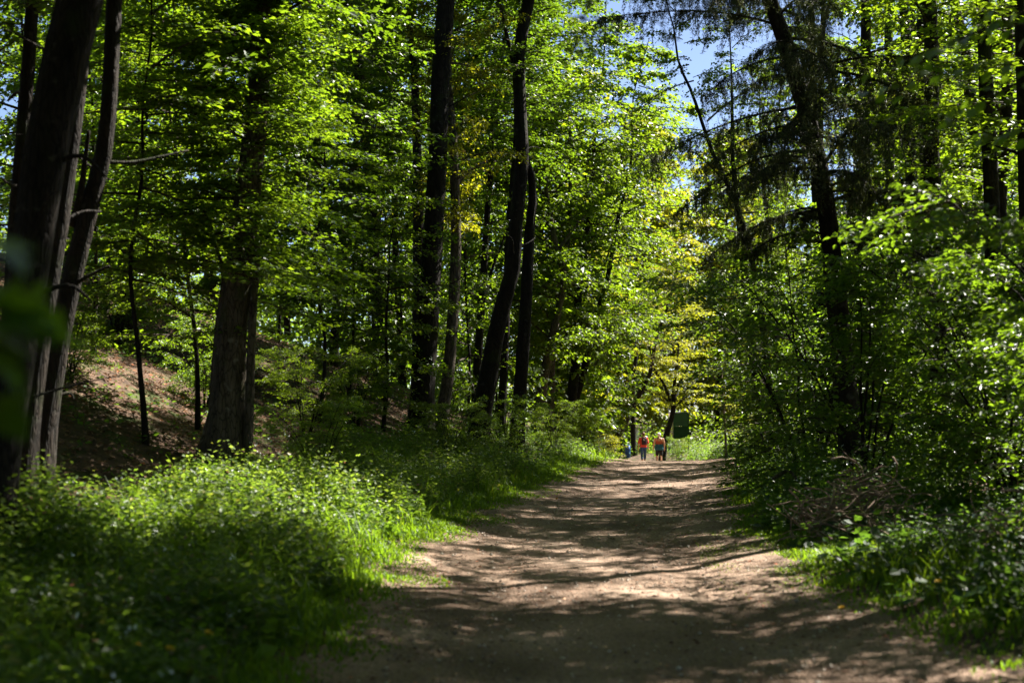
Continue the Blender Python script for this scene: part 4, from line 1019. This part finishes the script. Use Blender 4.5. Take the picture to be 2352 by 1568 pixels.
def skin_over(mb, name, mat, parent, voxel=.011):
    """grow one continuous surface over the volumes"""
    me = mb.mesh(name, [mat]); o = bpy.data.objects.new(name, me); COL.objects.link(o)
    md = o.modifiers.new('r', 'REMESH'); md.mode = 'VOXEL'; md.voxel_size = voxel
    sm = o.modifiers.new('s', 'SMOOTH'); sm.factor = .5; sm.iterations = 2
    dg = bpy.context.evaluated_depsgraph_get(); dg.update()
    m2 = bpy.data.meshes.new_from_object(o.evaluated_get(dg)); o.modifiers.clear(); o.data = m2
    m2.polygons.foreach_set('use_smooth', np.ones(len(m2.polygons), bool)); m2.materials.clear(); m2.materials.append(mat)
    bpy.data.meshes.remove(me); o.parent = parent
    return o
SKIN = noise_mat('skin', (.42, .23, .15), (.52, .30, .20), 8, .5, 0)
def person(label, x, y, H, w, hair_mat, stride, build):
    z = float(gz(x, y)) + .01; r = empty('person', (x, y, z), label, 'person'); k = H / 1.72
    r.scale = (k * w, k * w, k)
    mb = MB()
    loft(mb, [(.80, 0, 0, .15, .10), (.90, 0, 0, .178, .122), (1.0, 0, 0, .165, .112), (1.08, 0, 0, .15, .10), (1.2, 0, 0, .162, .11), (1.32, 0, 0, .178, .115), (1.40, 0, 0, .165, .09), (1.45, 0, 0, .09, .065)], 20)
    caps(mb, [(0, 0, 1.40), (0, .01, 1.50), (0, .015, 1.56)], [.062, .054, .054])
    ball(mb, (0, .015, 1.61), (.077, .098, .112)); ball(mb, (0, .115, 1.60), (.014, .02, .022))
    for sx in (-1, 1):
        ball(mb, (sx * .078, .01, 1.605), (.012, .02, .032))
        sh_, el_, wr = (sx * .185, 0, 1.375), (sx * .245, -.02 - .04 * sx * stride, 1.10), (sx * .262, .06 - .09 * sx * stride, .86)
        caps(mb, [sh_, el_, wr], [.056, .042, .029])
        h0 = np.array(wr); caps(mb, [h0, h0 + (sx * .004, .01, -.05), h0 + (sx * .004, .015, -.085)], [.027, .034, .03])
        for f, (oy, ln, rr) in enumerate([(-.026, .062, .009), (-.009, .078, .0095), (.009, .084, .0095), (.027, .074, .009)]):
            b = h0 + np.array((sx * .004, .016 + oy, -.105)); caps(mb, [b, b + (-sx * .004, .004, -ln * .55), b + (-sx * .018, .006, -ln)], [rr, rr, rr * .85])
        b = h0 + np.array((-sx * .006, .036, -.045)); caps(mb, [b, b + (-sx * .012, .028, -.03), b + (-sx * .016, .034, -.062)], [.012, .011, .009])
        fy = sx * stride
        caps(mb, [(sx * .088, 0, .86), (sx * .088, .04 + .09 * fy, .48), (sx * .085, -.03 + .17 * fy, .10)], [.088, .056, .037])
        caps(mb, [(sx * .085, -.05 + .17 * fy, .05), (sx * .088, .05 + .17 * fy, .04), (sx * .09, .15 + .17 * fy, .03)], [.036, .038, .026])
    skin_over(mb, 'body', SKIN, r)
    mb = MB(); ball(mb, (0, -.002, 1.645), (.09, .108, .095)); ball(mb, (0, -.03, 1.60), (.083, .085, .10))
    skin_over(mb, 'hair', hair_mat, r, .014)
    mb = MB()
    for sx in (-1, 1):
        fy = sx * stride
        loft(mb, [(0.0, sx * .087, .05 + .17 * fy, .048, .135), (.05, sx * .087, .03 + .17 * fy, .047, .12), (.085, sx * .086, -.03 + .17 * fy, .042, .06)], 12)
    mb.build('shoes', M['bark_dark'], r)
    build(r, stride)
    return r
RED = noise_mat('red_shirt', (.55, .045, .035), (.68, .075, .05), 6, .8, .2, 20)
DENIM = noise_mat('blue_denim', (.025, .05, .13), (.05, .09, .20), 10, .85, .2, 80)
PACK = noise_mat('backpack_cloth', (.022, .012, .016), (.05, .02, .026), 12, .7, .2, 60)
PRINT = plain('pale_print', (.55, .50, .52), .7)
TEAL = noise_mat('teal_jacket', (.008, .05, .075), (.02, .10, .13), 9, .75, .4, 14)
BLACK = plain('black_cloth', (.012, .012, .014), .8)
TOPC = noise_mat('patterned_top', (.03, .012, .02), (.55, .13, .04), 34, .8, .1, 30)
HAIR1 = noise_mat('brown_hair', (.06, .025, .012), (.14, .06, .03), 40, .5, .4, 90)
HAIR2 = noise_mat('white_hair', (.55, .53, .50), (.75, .73, .70), 40, .6, .4, 90)
def dress_a(r, s_):
    mb = MB()
    loft(mb, [(.90, 0, 0, .192, .135), (1.0, 0, 0, .186, .13), (1.1, 0, 0, .18, .125), (1.25, 0, 0, .188, .13), (1.35, 0, 0, .195, .125), (1.42, 0, 0, .17, .098), (1.462, 0, 0, .095, .075)], 22)
    for sx in (-1, 1): caps(mb, [(sx * .175, 0, 1.38), (sx * .215, -.01, 1.26), (sx * .24, -.02 - .03 * sx * s_, 1.15)], [.07, .066, .06])
    skin_over(mb, 'shirt', RED, r)
    mb = MB(); loft(mb, [(.80, 0, 0, .16, .115), (.88, 0, 0, .19, .135), (.96, 0, 0, .182, .127)], 18)
    for sx in (-1, 1):
        fy = sx * s_; caps(mb, [(sx * .088, 0, .86), (sx * .088, .04 + .09 * fy, .48), (sx * .087, .0 + .13 * fy, .28)], [.104, .074, .066])
    skin_over(mb, 'trousers', DENIM, r)
def dress_b(r, s_):
    mb = MB(); loft(mb, [(1.0, 0, 0, .176, .122), (1.1, 0, 0, .166, .114), (1.2, 0, 0, .172, .12), (1.27, 0, .004, .178, .123)], 22)
    tp = skin_over(mb, 'top', TOPC, r)
    for sx in (-1, 1):
        mb = MB(); tube(mb, catmull(np.array([(sx * .10, -.118, 1.26), (sx * .075, -.105, 1.38), (sx * .055, -.045, 1.452), (sx * .07, .09, 1.40)]), 12), np.full(12, .012), 6); mb.build('strap', TOPC, r)
    mb = MB(); loft(mb, [(.78, 0, 0, .165, .12), (.88, 0, 0, .196, .14), (1.0, 0, 0, .182, .126)], 18)
    for sx in (-1, 1):
        fy = sx * s_; caps(mb, [(sx * .09, 0, .86), (sx * .09, .03 + .06 * fy, .62), (sx * .09, .035 + .08 * fy, .52)], [.108, .09, .085])
    skin_over(mb, 'shorts', BLACK, r)
    mb = MB(); loft(mb, [(.76, 0, -.05, .20, .12), (.85, 0, -.03, .215, .15), (.95, 0, -.01, .205, .148), (1.04, 0, 0, .192, .14), (1.09, 0, 0, .18, .13)], 22)
    caps(mb, [(.0, .14, 1.03), (.06, .17, .92), (.09, .15, .76)], [.035, .04, .03]); caps(mb, [(.0, .14, 1.03), (-.06, .17, .90), (-.08, .15, .74)], [.035, .04, .03])
    skin_over(mb, 'jacket', TEAL, r)
pa = person('person in orange red shirt and blue cropped trousers walking away, left of the two', *at(1478, 1055, 78)[:2], 1.70, 1.03, HAIR1, 1.0, dress_a)
pb_ = person('white haired person with bare shoulders, black shorts and teal jacket at the waist', *at(1514, 1055, 78.5)[:2], 1.70, 1.18, HAIR2, -.6, dress_b)
# backpack on the left walker
bp = empty('backpack', pa.location + Vector((.03, -.20, 1.02)), 'dark backpack with pale print worn by the walker in orange red', 'backpack')
mb = MB(); loft(mb, [(.0, 0, 0, .11, .06), (.04, 0, 0, .145, .085), (.2, 0, 0, .15, .09), (.33, 0, .005, .135, .08), (.41, 0, .02, .095, .05), (.43, 0, .03, .05, .03)], 18); skin_over(mb, 'bag', PACK, bp)
mb = MB(); loft(mb, [(.03, 0, -.075, .10, .03), (.10, 0, -.085, .115, .04), (.19, 0, -.08, .10, .03)], 14); mb.build('pocket', PACK, bp)
mb = MB()
for zz in (.24, .27, .30, .33):
    mb.add(np.array([(-.06, -.094 + (zz - .24) * .22, zz), (.055 - (zz - .24) * .4, -.094 + (zz - .24) * .22, zz), (.05 - (zz - .24) * .4, -.092 + (zz - .22) * .2, zz + .018), (-.055, -.092 + (zz - .22) * .2, zz + .018)]), None, [[0, 1, 2, 3]])
mb.build('print', PRINT, bp)
for sx in (-1, 1):
    mb = MB(); tube(mb, catmull(np.array([(sx * .08, .06, .40), (sx * .09, .14, .45), (sx * .10, .27, .42), (sx * .12, .345, .28), (sx * .15, .28, .10), (sx * .13, .08, .04)]), 16), np.full(16, .016), 6); mb.build('strap', PACK, bp, smooth_=True)

# ------------------------------------------------------------------ things at the far bend
def box(mb, c, s_, bev=.01):
    x, y, z = c; a, b, d = s_[0] / 2, s_[1] / 2, s_[2] / 2
    r_ = [(z - d, -bev), (z - d + bev, 0), (z + d - bev, 0), (z + d, -bev)]
    V = []
    for zz, o in r_: V += [(x - a - o, y - b - o, zz), (x + a + o, y - b - o, zz), (x + a + o, y + b + o, zz), (x - a - o, y + b + o, zz)]
    q = [[3, 2, 1, 0], [12, 13, 14, 15]]
    for k in range(3):
        for j in range(4): q.append([k * 4 + j, k * 4 + (j + 1) % 4, k * 4 + 4 + (j + 1) % 4, k * 4 + 4 + j])
    mb.add(np.array(V), None, q)
GREENB = noise_mat('dark_green_paint', (.003, .036, .010), (.005, .055, .015), 3, .45, .1, 30, spec=.5)
GREENB2 = noise_mat('dark_green_weathered', (.004, .028, .008), (.009, .042, .013), 5, .6, .2, 30)
PALE = noise_mat('pale_post', (.25, .24, .18), (.40, .38, .30), 6, .8, .2, 40)
BLUEP = noise_mat('blue_plastic', (.02, .06, .22), (.04, .10, .32), 4, .45, 0)
GREYP = noise_mat('pale_grey_stone', (.38, .38, .36), (.55, .55, .52), 8, .8, .3, 40)
WHITEP = noise_mat('white_cloth', (.75, .76, .78), (.85, .86, .88), 3, .6, .2, 12)
c = at(1563, 978, 93); gb = np.array((c[0], 93, float(gz(c[0], 93))))
bo = empty('notice_board', gb, 'tall dark green board on posts behind the walkers at the bend', 'board')
zb = c[2] - .86 - gb[2]
for k, (z0_, h_, mt) in enumerate([(zb + .86, .86, GREENB), (zb, .84, GREENB2)]):
    mb = MB(); box(mb, (0, 0, z0_ + h_ / 2), (.94, .05, h_)); mb.build('panel', mt, bo)
mb = MB(); box(mb, (-.505, -.01, (zb + 1.75) / 2), (.06, .07, zb + 1.75)); mb.build('post', PALE, bo)
mb = MB(); box(mb, (.515, .01, (zb + 1.72) / 2), (.08, .08, zb + 1.72)); mb.build('post', GREENB2, bo)
mb = MB(); box(mb, (0, .0, zb + 1.75), (.95, .09, .05)); mb.build('top_rail', GREENB2, bo)
for u, lab in [(1442, 'blue barrel left of the walkers, half hidden by herbs at the bend'), (1541, 'blue barrel between the white haired walker and the green board')]:
    c = at(u, 1025, 97); b = np.array((c[0], 97, float(gz(c[0], 97)))); r = empty('barrel', b, lab, 'barrel')
    h_ = c[2] + .12 - b[2]
    mb = MB(); loft(mb, [(0, 0, 0, .14, .14), (.05, 0, 0, .16, .16), (h_ * .3, 0, 0, .17, .17), (h_ * .32, 0, 0, .18, .18), (h_ * .34, 0, 0, .17, .17), (h_ * .66, 0, 0, .17, .17), (h_ * .68, 0, 0, .18, .18), (h_ * .7, 0, 0, .17, .17), (h_ * .95, 0, 0, .16, .16)], 18); mb.build('drum', BLUEP, r, smooth_=True)
    mb = MB(); loft(mb, [(h_ * .95 + .004, 0, 0, .165, .165), (h_ * .98, 0, 0, .165, .165), (h_, 0, 0, .12, .12)], 18); mb.build('lid', BLUEP, r)
c = at(1558, 1016, 96); b = np.array((c[0], 96, float(gz(c[0], 96)))); h_ = c[2] + .25 - b[2]
mb = MB(); loft(mb, [(-.1, 0, 0, .17, .15), (.1, 0, 0, .165, .14), (h_ * .6, .01, 0, .15, .12), (h_ * .9, 0, 0, .12, .10), (h_, 0, 0, .06, .05)], 14); o = mb.build('marker_stone', GREYP); o.location = b; tag(o, 'pale grey upright stone below the dark green board', 'stone')
# two banner flags
for u, v0, v1, wd, stripes, lab in [(1457, 980, 1013, .17, True, 'narrow feather flag in white, blue and red left of the walkers'), (1465, 985, 1022, .24, False, 'white banner just behind the left walker')]:
    p0, p1 = at(u, v1, 99), at(u, v0, 99); b = np.array((p0[0], 99 + (.6 if stripes else 0), float(gz(p0[0], 99)))); r = empty('banner_flag', b, lab, 'flag')
    z0_, z1_ = p0[2] - b[2], p1[2] - b[2]
    mb = MB(); tube(mb, np.array([(-wd / 2, 0, 0), (-wd / 2, 0, z1_ * .6), (-wd / 2 + .02, 0, z1_ + .05)]), np.array((.018, .015, .01)), 8); mb.build('pole', PALE, r)
    zz = np.linspace(z0_, z1_, 9); tt = np.linspace(0, 1, 9)
    for a_, b_, mt in ([(0, .28, BLUEP), (.28, .75, WHITEP), (.75, 1, RED)] if stripes else [(0, 1, WHITEP)]):
        mb = MB(); V = []
        for off in (0, .012):
            for k in range(9):
                ww = wd * (1 - .55 * tt[k] ** 3)
                for e in (a_, b_): V.append((-wd / 2 + .015 + ww * e, off + .03 * math.sin(tt[k] * 7 + e * 3), zz[k]))
        V = np.array(V); i = np.arange(8) * 2; q1 = np.stack([i, i + 1, i + 3, i + 2], -1); q2 = q1[:, ::-1] + 18
        edge = np.vstack([np.stack([i, i + 2, i + 20, i + 18], -1), np.stack([i + 3, i + 1, i + 19, i + 21], -1)])
        mb.add(V, None, np.vstack([q1, q2, edge, [[1, 0, 18, 19], [16, 17, 35, 34]]])); mb.build('cloth', mt, r)
# parked white car behind the shrubs
GLASS = noise_mat('dark_car_glass', (.01, .012, .015), (.02, .022, .026), 3, .1, 0, spec=.8)
TYRE = plain('tyre_rubber', (.02, .02, .02), .9)
CARW = noise_mat('white_car_paint', (.70, .71, .72), (.78, .79, .80), 2, .25, 0, spec=.6)
c = at(1352, 1020, 104); b = np.array((c[0], 104, float(gz(c[0], 104)))); car = empty('parked_car', b, 'white parked car glimpsed through leaves left of the far bend', 'car')
prof = [(-2.05, .35), (-2.1, .62), (-2.0, .92), (-1.25, 1.0), (-.75, 1.42), (.1, 1.52), (.9, 1.46), (1.75, .98), (2.02, .9), (2.08, .6), (2.05, .35)]
def slab(mb, pr, y0, y1, ins=0):
    n = len(pr); V = [(x, y0, z) for x, z in pr] + [(x, y1, z) for x, z in pr]; cc = len(V); m = np.mean(pr, 0)
    V += [(m[0], y0, m[1]), (m[0], y1, m[1])]
    q = [[k, (k + 1) % n, n + (k + 1) % n, n + k] for k in range(n)]
    t_ = [[cc, (k + 1) % n, k] for k in range(n)] + [[cc + 1, n + k, n + (k + 1) % n] for k in range(n)]
    mb.add(np.array(V), t_, q)
mb = MB(); slab(mb, prof, -.82, .82); mb.build('body', CARW, car)
for pr in ([(-1.05, 1.02), (-.68, 1.36), (.0, 1.44), (.0, 1.02)], [(.08, 1.02), (.08, 1.44), (.82, 1.39), (1.5, 1.02)]):
    mb = MB(); slab(mb, pr, -.832, -.822); mb.build('window', GLASS, car)
for wx in (-1.3, 1.3):
    for wy in (-.78, .78):
        a = np.linspace(0, 6.283, 18, endpoint=False)
        mb = MB(); slab(mb, list(zip(wx + .31 * np.cos(a), .31 + .31 * np.sin(a))), wy - .1, wy + .1); w_ = mb.build('wheel', TYRE, car)
        mb = MB(); slab(mb, list(zip(wx + .19 * np.cos(a), .31 + .19 * np.sin(a))), wy - .108, wy + .108); rr_ = mb.build('rim', GREYP, w_)
for yy in (-.6, .6):
    mb = MB(); box(mb, (-2.06, yy, .72), (.06, .3, .14)); mb.build('headlight', GREYP, car)
